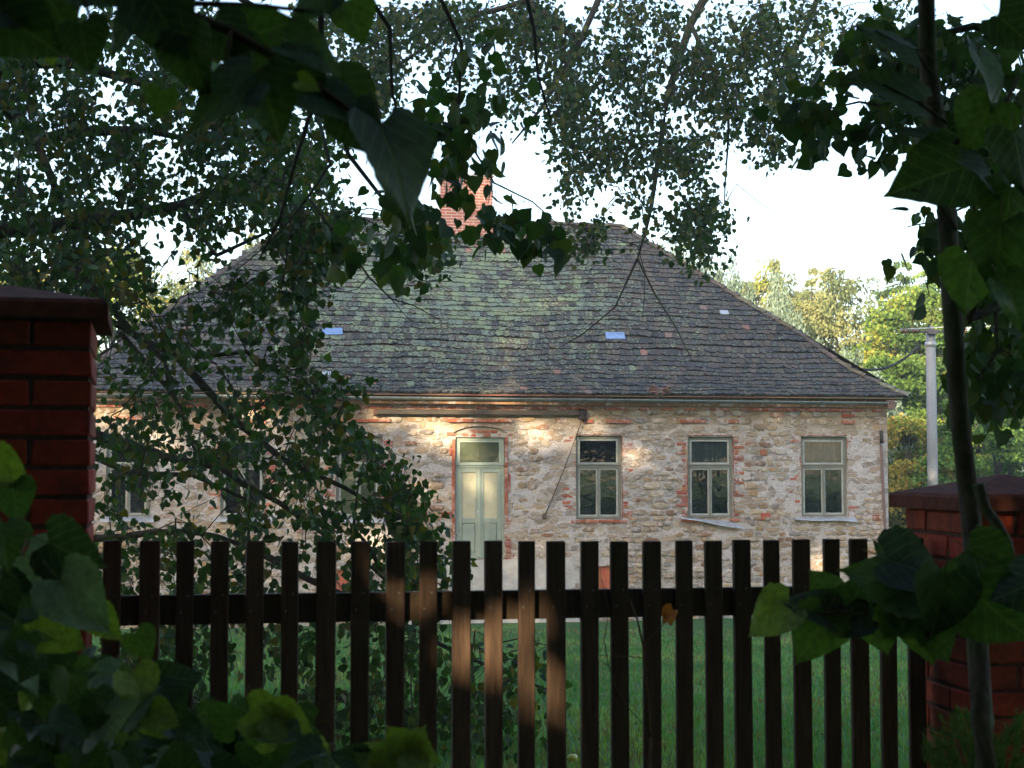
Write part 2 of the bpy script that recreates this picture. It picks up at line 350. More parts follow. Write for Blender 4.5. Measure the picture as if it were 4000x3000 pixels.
opening('w5', 3130, 3306, 1707, 2018); opening('c1', 2331, 2388, 2212, 2318); opening('c2', 1305, 1365, 2228, 2325)
def inside(u, z, m=0.0):
    return any(a-m < u < b+m and c-m < z < d+m for a, b, c, d in OP.values())
def lines(lo, hi, step, cuts):
    base = sorted(set([lo, hi]+[c for c in cuts if lo < c < hi])); out = []
    for a, b in zip(base, base[1:]):
        k = max(1, int(math.ceil((b-a)/step))); out += [a+(b-a)*i/k for i in range(k)]
    return out+[hi]
us = lines(uL, uR, .075, [o for v in OP.values() for o in v[:2]]); zs = lines(-.1, HW, .07, [o for v in OP.values() for o in v[2:]])
wm = MB(); idx = {}
for j, z in enumerate(zs):
    for i, u in enumerate(us):
        d = 0.022*noise.noise(Vector((u*2.1, z*3.2, 1)))+.017*noise.noise(Vector((u*6.5, z*11, 5)))+.05*noise.noise(Vector((u*.3, z*.4, 9)))
        if i in (0, len(us)-1): d = 0
        idx[i, j] = len(wm.v); wm.v.append((u, d, z)); wm.c.append((.5, .5, .5))
wm.n = len(wm.v)
for j in range(len(zs)-1):
    for i in range(len(us)-1):
        if not inside((us[i]+us[i+1])/2, (zs[j]+zs[j+1])/2): wm.f.append((idx[i, j], idx[i+1, j], idx[i+1, j+1], idx[i, j+1]))
DEP = 8.6
# side walls, back wall and the reveals of every opening
wm.add([(uR, 0, -.1), (uR, DEP, -.1), (uR, DEP, HW), (uR, 0, HW)], [(0, 1, 2, 3)]); wm.add([(uL, 0, -.1), (uL, DEP, -.1), (uL, DEP, HW), (uL, 0, HW)], [(3, 2, 1, 0)])
wm.add([(uL, DEP, -.1), (uR, DEP, -.1), (uR, DEP, HW), (uL, DEP, HW)], [(3, 2, 1, 0)])
wm.add([(uL, 4.0, -.1), (uR, 4.0, -.1), (uR, 4.0, HW), (uL, 4.0, HW)], [(0, 1, 2, 3)])
for k, (a, b, c, d) in OP.items():
    wm.add([(a, -.03, c), (b, -.03, c), (b, -.03, d), (a, -.03, d), (a, .45, c), (b, .45, c), (b, .45, d), (a, .45, d)], [(0, 4, 7, 3), (1, 2, 6, 5), (3, 7, 6, 2), (0, 1, 5, 4)])
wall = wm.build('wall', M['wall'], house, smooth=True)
# --- rubble stones set proud of the lime wash
def stone_shape(mb, u, z, w, h, col, pr=None):
    n = random.choice([8, 9, 10, 11]); pr = pr or ur(.012, .04); y0 = .02
    p1 = [];
    for k in range(n):
        t = 2*math.pi*(k+ur(-.25, .25))/n; r = ur(.80, 1.08); ex = .72
        cx = math.copysign(abs(math.cos(t))**ex, math.cos(t)); cz = math.copysign(abs(math.sin(t))**ex, math.sin(t)); p1.append((cx*r*w/2, cz*r*h/2))
    vs = [(u+x, y0, z+y) for x, y in p1]+[(u+x*.90, -pr*.75+ur(-.004, .004), z+y*.88) for x, y in p1]+[(u+x*.55+ur(-.01, .01), -pr+ur(-.006, .006), z+y*.5) for x, y in p1]
    fs = [(k, (k+1) % n, n+(k+1) % n, n+k) for k in range(n)]+[(n+k, n+(k+1) % n, 2*n+(k+1) % n, 2*n+k) for k in range(n)]+[tuple(range(2*n, 3*n))]
    mb.add(vs, fs, col)
PAL = [(.40, .30, .19), (.35, .24, .14), (.44, .35, .24), (.33, .28, .21), (.27, .19, .12), (.41, .32, .22), (.45, .36, .25), (.25, .22, .20), (.28, .15, .09), (.43, .28, .14)]
stones = []; z = .02
while z < HW-.18:
    h = ur(.085, .20); u = uL+ur(0, .2)
    while u < uR-.05:
        w_ = min(h*ur(1.2, 3.3), .48); cu, cz = u+w_/2, z+h/2+ur(-.02, .02)
        right = cu > uR-1.6; low = cz < 1.2; keep = .72+.9*noise.noise(Vector((cu*.7, cz*.9, 21)))
        if right: keep += .35
        if uL+7 < cu < OP['door'][1]+1.4 and cz < 1.05: keep -= .5
        if random.random() < keep and cu+w_/2 < uR and not any(a-.16 < cu+w_/2 and cu-w_/2 < b+.16 and c-.14 < cz+h/2 and cz-h/2 < d+.22 for a, b, c, d in OP.values()):
            c = random.choice(PAL if not right else PAL[:3]+PAL[5:7]+[PAL[9]]); k = ur(.8, 1.15); stones.append((w_*h, cu, cz, w_*.96, h*.95, tuple(x*k for x in c)))
        u += w_+ur(.0, .02)
    z += h+ur(.0, .012)
stones.sort(key=lambda s: -s[0]); rest = MB()
for i, s in enumerate(stones):
    mb = MB() if i < 290 else rest
    stone_shape(mb, *s[1:])
    if i < 290: mb.build('stone', M['stone'], wall)
tag(rest.build('rubble_stones', M['stone'], wall), kind='stuff')
# --- bricks: quoins beside the openings, ledges above the windows, dentil row under the eave
BR = [(.42, .13, .07), (.36, .10, .055), (.46, .17, .10), (.33, .13, .09), (.40, .20, .15)]
def hbrick(u0, u1, z0, z1, y0=-.03, y1=.06, col=None):
    m = MB(); m.bbox((u0, y0, z0), (u1, y1, z1), .006, col or tuple(x*ur(.8, 1.15) for x in random.choice(BR)), .004); return m
nbr = 0
for k in ('w1', 'w2', 'door', 'w3', 'w4', 'w5'):
    a, b, c, d = OP[k]; zz = c+.03
    if k == 'door': continue
    j = 0
    while zz < d-.02:
        for side in (-1, 1):
            lng = ((j+(side > 0)) // 2) % 2; L = .26 if lng else .13; pk = .80 if (k, side) == ('w5', 1) else (.62 if k in ('w3', 'w4') else .45)
            if random.random() < pk:
                e = a-.035 if side < 0 else b+.035; x0, x1 = (e-L, e) if side < 0 else (e, e+L)
                hbrick(x0+ur(0, .03), x1-ur(0, .02), zz, zz+.066, -.012+ur(-.012, .006)).build('brick', M['hbrick'], wall); nbr += 1
        zz += .080; j += 1
    # upright brick edge right next to the frame
    for side in (-1, 1):
        zz = c
        while zz < d:
            L = ur(.18, .29)
            if random.random() < .75:
                e = a-.032 if side < 0 else b+.004; hbrick(e, e+.028, zz, min(zz+L, d), -.02, .05).build('brick', M['hbrick'], wall); nbr += 1
            zz += L+.012
def ledge(x0, x1, y0, y1, nb_, pro=.07, sag=0):
    u0, u1 = U_(x0), U_(x1); px = (x0+x1)/2; z1, z0 = fac(px, y0)[1], fac(px, y1)[1]; L = (u1-u0)/nb_
    for i in range(nb_): hbrick(u0+i*L+.004, u0+(i+1)*L-.006, z0+sag*i+ur(-.004, .004), z1+sag*i, -pro, .05, random.choice(BR[:3])).build('brick', M['hbrick'], wall)
ledge(1300, 1525, 1637, 1649, 5); ledge(1748, 2001, 1637, 1650, 5); ledge(2276, 2318, 1639, 1653, 1); ledge(2366, 2464, 1639, 1653, 2)
ledge(2656, 2758, 1640, 1652, 2); ledge(2842, 2886, 1640, 1653, 1); ledge(3288, 3340, 1642, 1656, 1); ledge(2228, 2449, 2031, 2042, 4, .06)
ledge(2655, 2730, 2029, 2039, 1, .04); ledge(2850, 2886, 2026, 2036, 1, .05); ledge(880, 1040, 1643, 1655, 3); ledge(440, 560, 1626, 1640, 2, .06)
z0 = HW-.11; u = uL+.05
while u < uR-.3:
    L = .29
    hbrick(u, u+L-.012, z0-.02+ur(-.004, .004), z0+.05, -.045, .05, random.choice(BR[:4])).build('brick', M['hbrick'], wall); u += L*random.choice([1, 1, 2])
# brick piers up both sides of the door, broken arch above it
a, b, c, d = OP['door']
for side in (-1, 1):
    zz = c if side < 0 else c+1.05; e = a-.082 if side < 0 else b+.006
    while zz < d-.05:
        L = min(.29, d+.02-zz); hbrick(e, e+.075, zz, zz+L-.01, -.035, .07, random.choice(BR[:3])).build('brick', M['hbrick'], wall); zz += L
zz = c-.05
while zz < c+1.03:
    hbrick(b+.02+ur(-.01, .02), b+.15+ur(0, .03), zz, zz+.066, -.03+ur(-.01, .01), .07).build('brick', M['hbrick'], wall)
    if random.random() < .3: hbrick(b+.19, b+.19+ur(.1, .2), zz, zz+.066, -.015, .07).build('brick', M['hbrick'], wall)
    zz += .078
for x0, y0, x1, y1 in ((1722, 2000, 1765, 2009), (1722, 2011, 1762, 2022), (1744, 2070, 1762, 2095), (1745, 1688, 1775, 1700), (1979, 1690, 2000, 1700), (1756, 1735, 1764, 1748), (1756, 1753, 1764, 1778),
                       (1986, 1852, 1994, 1882), (1986, 1886, 1994, 1922), (2197, 1904, 2222, 1914), (2196, 1930, 2222, 1941), (2196, 1957, 2228, 1970), (2196, 1974, 2232, 1992), (2196, 2002, 2228, 2020),
                       (2460, 2000, 2466, 2030), (2968, 1755, 2995, 1780), (2972, 2003, 3010, 2030), (3405, 2010, 3446, 2034), (3287, 1616, 3340, 1630), (2880, 1618, 2890, 1628)):
    u0, z1 = fac(x0, y0); u1, z0 = fac(x1, y1); hbrick(u0, u1, z0, z1, -.03).build('brick', M['hbrick'], wall)
n_a = 7; ua = a-.02; ub = b+.02; am = MB()
for row in range(2):
    for i in range(n_a):
        t = (i+.5)/n_a; rise = .17*(1-(2*t-1)**2); z_ = d+.015+row*.085
        if row*.085 > rise+.035: continue
        w_ = (ub-ua)/n_a; cc = random.choice(BR[:3]) if random.random() < .55 else (.50, .46, .42)
        hbrick(ua+i*w_+.006, ua+(i+1)*w_-.006, z_, z_+.072, .0, .1, cc).build('brick', M['hbrick'], wall)
for i in range(18):  # broken plaster edge following the arch
    t0, t1 = i/18, (i+1)/18; f = lambda t: d+.10+.16*(1-(2*t-1)**2)**.8
    x0, x1 = ua-.03+(ub-ua+.06)*t0, ua-.03+(ub-ua+.06)*t1
    am.add([(x0, -.005, f(t0)), (x1, -.005, f(t1)), (x1, -.06, f(t1)+.012), (x0, -.06, f(t0)+.012), (x0, -.02, f(t0)+.05), (x1, -.02, f(t1)+.05)], [(0, 1, 2, 3), (3, 2, 5, 4)], (.3, .22, .15))
for k in ('w3', 'w4', 'w5', 'w2', 'w1'):  # flaking plaster lip under each lintel
    a_, b_, c_, d_ = OP[k]; n_ = 16
    for i in range(n_):
        x0, x1 = a_+(b_-a_)*i/n_, a_+(b_-a_)*(i+1)/n_; h0 = ur(.0, .035)
        am.add([(x0, .03, d_+.004), (x1, .03, d_+.004), (x1, -.045, d_+.012+h0), (x0, -.045, d_+.012+h0), (x0, -.01, d_+.06+h0), (x1, -.01, d_+.06+h0)], [(0, 1, 2, 3), (3, 2, 5, 4)], (.34, .22, .15))
am.build('plaster_edge', M['stone'], wall)
# --- smoother plaster left round the foot of the door
def wall_y(u, z): return 0.022*noise.noise(Vector((u*2.1, z*3.2, 1)))+.017*noise.noise(Vector((u*6.5, z*11, 5)))+.05*noise.noise(Vector((u*.3, z*.4, 9)))
pu0, pu1 = OP['door'][0]-1.5, OP['door'][1]+2.0; pm = MB(); nu_, nz_ = 90, 26; H_ = OP['door'][2]-.02; keepc = set()
for j in range(nz_+1):
    for i in range(nu_+1):
        u, z = pu0+(pu1-pu0)*i/nu_, H_*j/nz_; pm.v.append((u, .3*wall_y(u, z)-.040, z)); pm.c.append((.50, .475, .45))
pm.n = len(pm.v)
for j in range(nz_):
    for i in range(nu_):
        u, z = pu0+(pu1-pu0)*i/nu_, H_*j/nz_; e_ = min(i, nu_-i)/12+.5*noise.noise(Vector((u*1.6, z*2.2, 3)))+.25*noise.noise(Vector((u*7, z*9, 3))); t_ = (H_-z)/.35+.5*noise.noise(Vector((u*5, z*2, 8)))+.3
        if e_ > .35 and t_ > .3: k = j*(nu_+1)+i; pm.f.append((k, k+1, k+nu_+2, k+nu_+1))
pm.build('plaster_patch', M['plast'], wall, True)
# --- windows
fr_y = .035
def window(k, sill=None, curtain=None, state=None):
    a, b, c, d = OP[k]; zb = W_(1821, (2000 if k[0] == 'd' else 2400)); fw = .075
    m = MB(); y0, y1 = fr_y, fr_y+.07
    m.bbox((a, y0, c), (a+fw, y1, d), .006); m.bbox((b-fw, y0, c), (b, y1, d), .006)
    m.bbox((a+fw, y0, d-fw), (b-fw, y1, d), .006); m.bbox((a+fw, y0, c), (b-fw, y1, c+.05), .006)
    m.bbox((a+fw, y0-.012, zb-.045), (b-fw, y1, zb+.045), .006); m.bbox((a+.02, y0-.03, zb+.02), (b-.02, y0-.001, zb+.05), .006)
    win = m.build('window', M['frame'], house)
    def sash(x0, x1, z0, z1, s=.042):
        q = MB(); ya, yb = y0+.012, y0+.05
        q.bbox((x0, ya, z0), (x0+s, yb, z1), .004); q.bbox((x1-s, ya, z0), (x1, yb, z1), .004); q.bbox((x0+s, ya, z1-s), (x1-s, yb, z1), .004); q.bbox((x0+s, ya, z0), (x1-s, yb, z0+s), .004)
        q.build('sash', M['sash'], win)
        p = MB(); p.box((x0+s-.004, y0+.028, z0+s-.004), (x1-s+.004, y0+.032, z1-s+.004)); p.build('pane', M['glass'], win)
    g = .003
    sash(a+fw+g, b-fw-g, zb+.045+g, d-fw-g); um = (a+b)/2
    sash(a+fw+g, um-.012, c+.05+g, zb-.045-g); sash(um+.012, b-fw-g, c+.05+g, zb-.045-g)
    q = MB(); q.bbox((um-.03, y0-.006, c+.055), (um+.03, y0+.011, zb-.05), .005); q.build('meeting_stile', M['frame'], win)
    # inner sashes and reveal bead: the double casement behind
    q = MB()
    for x in (um-.02,): q.box((x, y0+.20, c+.07), (x+.04, y0+.23, zb-.06), (.10, .09, .07))
    q.box((a+fw, y0+.20, zb-.05), (b-fw, y0+.23, zb+.05), (.10, .09, .07)); q.build('inner_casement', M['rust'], win)
    if curtain:
        x0, x1, z0_, z1_ = curtain; q = MB(); q.box((x0, y0+.09, z0_), (x1, y0+.11, z1_)); q.build('blind_board', M['cream'], win)
    if sill:
        P4, th = sill; q = MB(); top = [fac(x, y) for x, y in P4]   # back-left, back-right, front-right, front-left
        (u0, z0_), (u1, z1_), (u2, z2), (u3, z3) = top; n_ = 8; vs = []; fs = []
        for i in range(n_+1):
            t = i/n_; dz = .012*math.sin(t*9+u0)
            bk = (u0+(u1-u0)*t, .03, z0_+(z1_-z0_)*t); ft = (u3+(u2-u3)*t, -.14, z3+(z2-z3)*t+th+dz); lo = (ft[0], -.145, ft[2]-th)
            vs += [bk, ft, lo, (bk[0], .03, bk[2]-th)]
        for i in range(n_):
            for k2 in range(4): fs.append((4*i+k2, 4*i+(k2+1) % 4, 4*i+4+(k2+1) % 4, 4*i+4+k2))
        fs += [(0, 1, 2, 3), (4*n_+3, 4*n_+2, 4*n_+1, 4*n_)]
        q.add(vs, fs); q.build('sill', M['zinc'], win)
    return win
s = lambda *p: (p, .022)
window('w0', s((395, 2016), (605, 2018), (607, 2038), (393, 2036))); window('w1', s((835, 2019), (1062, 2021), (1064, 2041), (833, 2038)))
a, b, c, d = OP['w2']; zb_ = W_(1821, 1400)
window('w2', s((1300, 2021), (1512, 2021), (1514, 2040), (1298, 2041)), curtain=(a+.08, (a+b)/2-.02, c+.06, zb_-.05))
window('w3'); w4_ = window('w4', s((2652, 2019), (2864, 2036), (2898, 2066), (2656, 2024))); w5_ = window('w5', s((3100, 2018), (3338, 2017), (3342, 2036), (3098, 2030)))
for wn, k in ((w4_, 'w4'), (w5_, 'w5')):   # grey sheet behind the upper panes, standing in for their pale reflection
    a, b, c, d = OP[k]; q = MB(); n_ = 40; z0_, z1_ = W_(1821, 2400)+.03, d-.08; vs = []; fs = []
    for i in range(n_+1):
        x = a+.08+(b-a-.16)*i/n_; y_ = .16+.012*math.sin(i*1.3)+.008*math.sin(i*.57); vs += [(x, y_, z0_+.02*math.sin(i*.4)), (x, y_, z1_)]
    q.add(vs, [(2*i, 2*i+2, 2*i+3, 2*i+1) for i in range(n_)], (.34, .35, .34)); q.build('pane_reflection', M['dark'], wn, True)
# --- the double door with its transom light
a, b, c, d = OP['door']; zb = W_(1821, 1870); m = MB(); y0, y1 = .03, .12; fw = .07
m.bbox((a, y0, c), (a+fw, y1, d), .006); m.bbox((b-fw, y0, c), (b, y1, d), .006); m.bbox((a+fw, y0, d-fw), (b-fw, y1, d), .006)
m.bbox((a+fw, y0-.01, zb-.04), (b-fw, y1, zb+.04), .006); m.bbox((a+.02, y0-.035, zb+.015), (b-.02, y0-.002, zb+.045), .006); m.box((a+fw, y0, c-.03), (b-fw, y1, c+.02))
door = m.build('door', M['door'], house); um = (a+b)/2
q = MB(); x0, x1, z0, z1 = a+fw+.003, b-fw-.003, zb+.043, d-fw-.003
for lo, hi in (((x0, z0), (x0+.05, z1)), ((x1-.05, z0), (x1, z1)), ((x0+.05, z1-.05), (x1-.05, z1)), ((x0+.05, z0), (x1-.05, z0+.05))): q.bbox((lo[0], y0+.01, lo[1]), (hi[0], y0+.05, hi[1]), .004)
q.build('transom_sash', M['door'], door)
q = MB(); q.box((x0+.045, y0+.028, z0+.045), (x1-.045, y0+.032, z1-.045)); q.build('pane', M['glass'], door)
q = MB(); q.box((x0+.03, y0+.040, z0), (um-.004, y0+.055, z1)); q.box((um+.004, y0+.043, z0), (x1-.03, y0+.058, z1)); q.build('transom_shutter', M['cream'], door)
def leafdoor(x0, x1):
    q = MB(); s_ = .095; zm = fac(1870, 2027)[1]; zt = zb-.045; zB = c+.025; zr = fac(1870, 2038)[1]
    q.bbox((x0, y0+.01, zB), (x0+s_, y0+.05, zt), .005); q.bbox((x1-s_, y0+.01, zB), (x1, y0+.05, zt), .005)
    q.bbox((x0+s_, y0+.01, zt-.11), (x1-s_, y0+.05, zt), .005); q.bbox((x0+s_, y0+.01, zm-.10), (x1-s_, y0+.05, zm+.02), .005); q.bbox((x0+s_, y0+.01, zB), (x1-s_, y0+.05, zB+.12), .005)
    lf = q.build('door_leaf', M['door'], door)
    q = MB(); q.box((x0+s_-.005, y0+.035, zm+.02), (x1-s_+.005, y0+.045, zt-.10)); q.build('cream_panel', M['cream'], door)
    q = MB(); i0, i1, k0, k1 = x0+s_, x1-s_, zB+.12, zm-.10
    q.add([(i0, y0+.04, k0), (i1, y0+.04, k0), (i1, y0+.04, k1), (i0, y0+.04, k1), (i0+.03, y0+.018, k0+.03), (i1-.03, y0+.018, k0+.03), (i1-.03, y0+.018, k1-.03), (i0+.03, y0+.018, k1-.03)],
          [(0, 1, 5, 4), (1, 2, 6, 5), (2, 3, 7, 6), (3, 0, 4, 7), (4, 5, 6, 7)]); q.build('lower_panel', M['door'], door)
    return lf
leafdoor(a+fw+.004, um-.006); leafdoor(um+.006, b-fw-.004)
q = MB(); q.bbox((um-.035, y0-.012, c+.03), (um+.03, y0+.009, zb-.05), .006); q.build('cover_strip', M['door'], door)
hu, hz = fac(1868, 2002); q = MB(); q.tube([(hu, y0+.01, hz), (hu, y0-.05, hz), (hu-.11, y0-.055, hz-.005)], .009, 6); q.bbox((hu-.02, y0-.01, hz-.10), (hu+.02, y0+.0085, hz+.05), .003); q.build('door_handle', M['rust'], door, True)
# --- cellar hatches
for k in ('c1', 'c2'):
    a, b, c, d = OP[k]; h = d-c; q = MB(); n_ = 3
    for i in range(n_): q.bbox((a+(b-a)*i/n_+.004, .02, c+h*.14), (a+(b-a)*(i+1)/n_-.004, .05, d), .005, tuple(v*ur(.85, 1.1) for v in (.44, .15, .08)), .003)
    q.build('cellar_hatch', M['chim'], house)
    q = MB(); q.bbox((a-.06, -.04, d), (b+.06, .1, d+.05), .008, (.3, .24, .17)); q.build('hatch_lintel', M['stone'], house)
# --- bar under the eave, brace rod, rusty pipe on the corner
u0, z0 = fac(1468, 1610, -.16); u1, z1 = fac(2262, 1611, -.16); q = MB(); q.bbox((u0, -.20, z0-.045), (u1, -.12, z1+.045), .01, (.075, .062, .05))
q.build('wall_bar', M['rust'], house)
q = MB(); q.bbox((u0-.05, -.21, z0-.07), (u0+.03, .03, z0+.06), .008, (.12, .06, .04)); q.build('bar_bracket', M['rust'], house)
uu, zz = fac(2272, 1617, -.15); q = MB()
for i in range(26): x, z_ = uu+ur(-.09, .09), zz+ur(-.15, .10); r = ur(.02, .05); q.bbox((x-r, -.19+ur(-.04, .04), z_-r), (x+r, -.10, z_+r), .01, (.03, .022, .02), .012)
q.build('bracket_nest', M['rust'], house)
ua, za = fac(2274, 1640, -.14); ub, zb2 = fac(2132, 2008, -.06); q = MB(); q.tube([(ua, -.14, za), ((ua+ub)/2+.015, -.10, (za+zb2)/2-.02), (ub, -.06, zb2)], .013, 6, (.10, .075, .07)); q.build('brace_rod', M['rust'], house, True)
q = MB(); q.bbox((ub-.08, -.07, zb2-.12), (ub+.02, .03, zb2+.02), .01, (.12, .09, .07), .01); q.build('rod_anchor', M['rust'], house)
pts = [(3437, 1683), (3438, 1740), (3441, 1830), (3447, 1950), (3455, 2100), (3462, 2250), (3466, 2400)]
q = MB(); q.tube([(fac(x, y)[0], -.08, fac(x, y)[1]) for x, y in pts[1:]], .034, 8, (.20, .13, .12)); q.build('drain_pipe', M['rust'], house, True)
q = MB(); q.tube([(fac(x, y)[0], -.085, fac(x, y)[1]) for x, y in ((3438, 1682), (3438.5, 1732))], .045, 8, (.06, .055, .05)); q.build('pipe_cap', M['rust'], house, True)
# --- roof
OV = .42; zE = (W_(1529, 400, -OV)+W_(1544, 3450, -OV))/2; RD = DEP/2
zR = (fac(1165, 868, RD)[1]+fac(2432, 866, RD)[1])/2; uRl, uRr = fac(1165, 868, RD)[0], fac(2432, 866, RD)[0]; uEl, uEr = fac(186, 1530, -OV)[0], fac(3556, 1545, -OV)[0]
print('roof', zE, zR, uRl, uRr, uEl, uEr, HW, uL, uR)
BK = DEP+OV
def sag(t, s): return -.07*math.sin(math.pi*s)*(.5+.5*math.sin(t*.9+1.0))+.035*noise.noise(Vector((t*.55, s*5, 2)))
def sideline(s):   # left and right limit of the front slope at height fraction s, with a flared foot
    fl = .18*max(0, 1-s/.12)
    return uEl+(uRl-uEl)*s, uEr+(uRr-uEr)*s
def surf(u, s): # front slope point
    return (u, -OV+(RD+OV)*s, zE+(zR-zE)*(s-.035*math.sin(math.pi*min(s/.35, 1))*1.0)+sag(u, s))
ns = 20; nu = 60; rf = MB(); vs = []; fs = []
for j in range(ns+1):
    s_ = j/ns; l_, r_ = sideline(s_)
    for i in range(nu+1): p = surf(l_+(r_-l_)*i/nu, s_); vs.append((p[0], p[1]+.02, p[2]-.035))
for j in range(ns):
    for i in range(nu): k = j*(nu+1)+i; fs.append((k, k+1, k+nu+2, k+nu+1))
rf.add(vs, fs, (.09, .075, .07))
c4 = [(uEl, BK, zE), (uEr, BK, zE), (uRr, RD, zR), (uRl, RD, zR)]; rf.add(c4, [(1, 0, 3, 2)], (.09, .075, .07))
rf.add([(uEr, -OV, zE), (uEr, BK, zE), (uRr, RD, zR)], [(0, 1, 2)], (.09, .075, .07)); rf.add([(uEl, -OV, zE), (uEl, BK, zE), (uRl, RD, zR)], [(0, 2, 1)], (.09, .075, .07))
rf.add([(uEl, -OV+.03, zE-.06), (uEr, -OV+.03, zE-.06), (uEr, BK, zE-.06), (uEl, BK, zE-.06)], [(0, 1, 2, 3)], (.10, .07, .05))
roof = rf.build('roof', M['tile'], house)
rows = 37; tiles = []; TW = .182
for j in range(rows):
    s0 = j/rows; l_, r_ = sideline(s0); u = l_+ur(0, .1)+(TW/2 if j % 2 else 0)
    wob = ur(0, 6)
    while u < r_-.04:
        tiles.append((j, u, s0+.0045*math.sin(u*1.7+wob)+.002*math.sin(u*4.3+wob*2)+ur(-.0012, .0012))); u += TW*ur(.985, 1.03)
SL = math.hypot(RD+OV, zR-zE); ex = SL/rows
TC = [(.060, .060, .065), (.050, .051, .058), (.070, .064, .064), (.080, .068, .063), (.044, .046, .053), (.066, .063, .062), (.088, .074, .068), (.055, .055, .061)]
def tile_geo(mb, j, u, s_, lic, col):
    k = min(1, max(0, s_)); p = Vector(surf(u, k)); p2 = Vector(surf(u, min(1, k+.02))); t = (p2-p).normalized(); x = Vector((1, 0, 0)); nrm = x.cross(t).normalized()
    if nrm.y > 0: nrm = -nrm
    w2 = TW*.497*ur(.975, 1.0); L = ex*1.25; th = .050; sk = ur(-.03, .03); lift = ur(.028, .055)
    prof = [(-1, .016), (-.62, .004), (0, -.006), (.62, .004), (1, .016)]
    vs = []
    for (a_, b_) in prof: vs.append(p+x*(a_*w2)+t*(b_+sk*a_)+nrm*lift)
    for (a_, b_) in prof: vs.append(p+x*(a_*w2)+t*(b_+sk*a_)+nrm*(lift-th))
    vs += [p+x*(-w2)+t*L+nrm*.002, p+x*w2+t*L+nrm*.002]
    fs = [(0, 1, 2, 3, 4, 11, 10)]+[(i, i+5, i+6, i+1) for i in range(4)]+[(0, 10, 5), (4, 9, 11)]
    mb.add(vs, fs, col)
    return len(vs)
def lich(u, s_):
    t = (u-uEl)/(uEr-uEl); return max(0, math.exp(-((t-.44)/.20)**2)*math.exp(-((s_-.62)/.42)**2)*1.15+.25*noise.noise(Vector((u*.5, s_*5, 7)))+.30)
def make_mesh(mb, lis):
    me = mb.mesh('tile', M['tile'])
    at = me.attributes.new('lichen', 'FLOAT', 'POINT'); at.data.foreach_set('value', np.array(lis, dtype=np.float32)); return me
big = MB(); bl = []; n_single = 0; tiles.sort(key=lambda q: q[0])
skip = [fac(1262, 1300, .6), fac(1335, 1300, .6)]
def near_glass(u, s_):
    return False
for (j, u, s_) in tiles:
    lc = lich(u, s_)*ur(.3, 1.3); c_ = random.choice(TC); tt = (u-uEl)/(uEr-uEl)
    nearch = math.exp(-((tt-.50)/.06)**2-((s_-.90)/.09)**2)
    if random.random() < .003+.22*nearch+(.03 if j < 4 else 0): c_ = random.choice([(.26, .14, .12), (.20, .12, .11), (.18, .13, .115)]); lc *= .3
    if random.random() < .03*lc-.002: lc = ur(1.2, 1.9)
    k = ur(.85, 1.15); c_ = tuple(v*k for v in c_)
    if j < 3 and n_single < 290:
        m_ = MB(); n = tile_geo(m_, j, u, s_, lc, c_); link('tile', make_mesh(m_, [lc]*n), roof); n_single += 1
    else: bl += [lc]*tile_geo(big, j, u, s_, lc, c_)
o = link('tile_rows', make_mesh(big, bl), roof); tag(o, kind='stuff')
# slipped tiles at the damaged eave
for i in range(9):
    u_, z_ = fac(2530+ur(0, 95), 1541-ur(-6, 22), -OV); m_ = MB(); ro = Matrix.Rotation(ur(-.5, .5), 3, 'Y') @ Matrix.Rotation(-.75, 3, 'X')
    m_.box((u_-.085, -OV-.10, z_-.012), (u_+.085, -OV+.14, z_+.008), random.choice([(.26, .14, .13), (.20, .13, .12), (.15, .12, .12)]), 0, ro)
    me = make_mesh(m_, [.3]*8); link('slipped_tile', me, roof)
# pale blue glass tiles and a grey replacement tile
def on_roof(px, py):   # where the view ray meets the front slope
    lo, hi = -OV, RD
    for _ in range(40):
        mid_ = (lo+hi)/2; u_, z_ = fac(px, py, mid_); s_ = (mid_+OV)/(RD+OV)
        if z_ > surf(u_, s_)[2]: lo = mid_      # ray still above the roof
        else: hi = mid_
    return u_, s_
for (xa, xb, ya, yb, mt) in ((1260, 1337, 1286, 1312, 'blueglass'), (2367, 2437, 1303, 1328, 'blueglass'), (2814, 2842, 1217, 1231, 'zinc'), (1258, 1292, 1455, 1470, 'zinc')):
    ua_, sa = on_roof(xa, yb); ub_, sb = on_roof(xb, ya); q = MB(); sb = max(sb, sa+.022)
    p = [Vector(surf(ua_, sa)), Vector(surf(ub_, sa)), Vector(surf(ub_, sb)), Vector(surf(ua_, sb))]; nn = Vector((0, -.75, .66)); up_ = [.046, .05, .048, .046]
    q.add([p[i]+nn*up_[i] for i in range(4)]+[p[i]+nn*.01 for i in range(4)], [(0, 1, 2, 3), (0, 4, 5, 1), (1, 5, 6, 2), (3, 7, 4, 0)]); q.build('glass_tile' if mt == 'blueglass' else 'metal_tile', M[mt], roof)
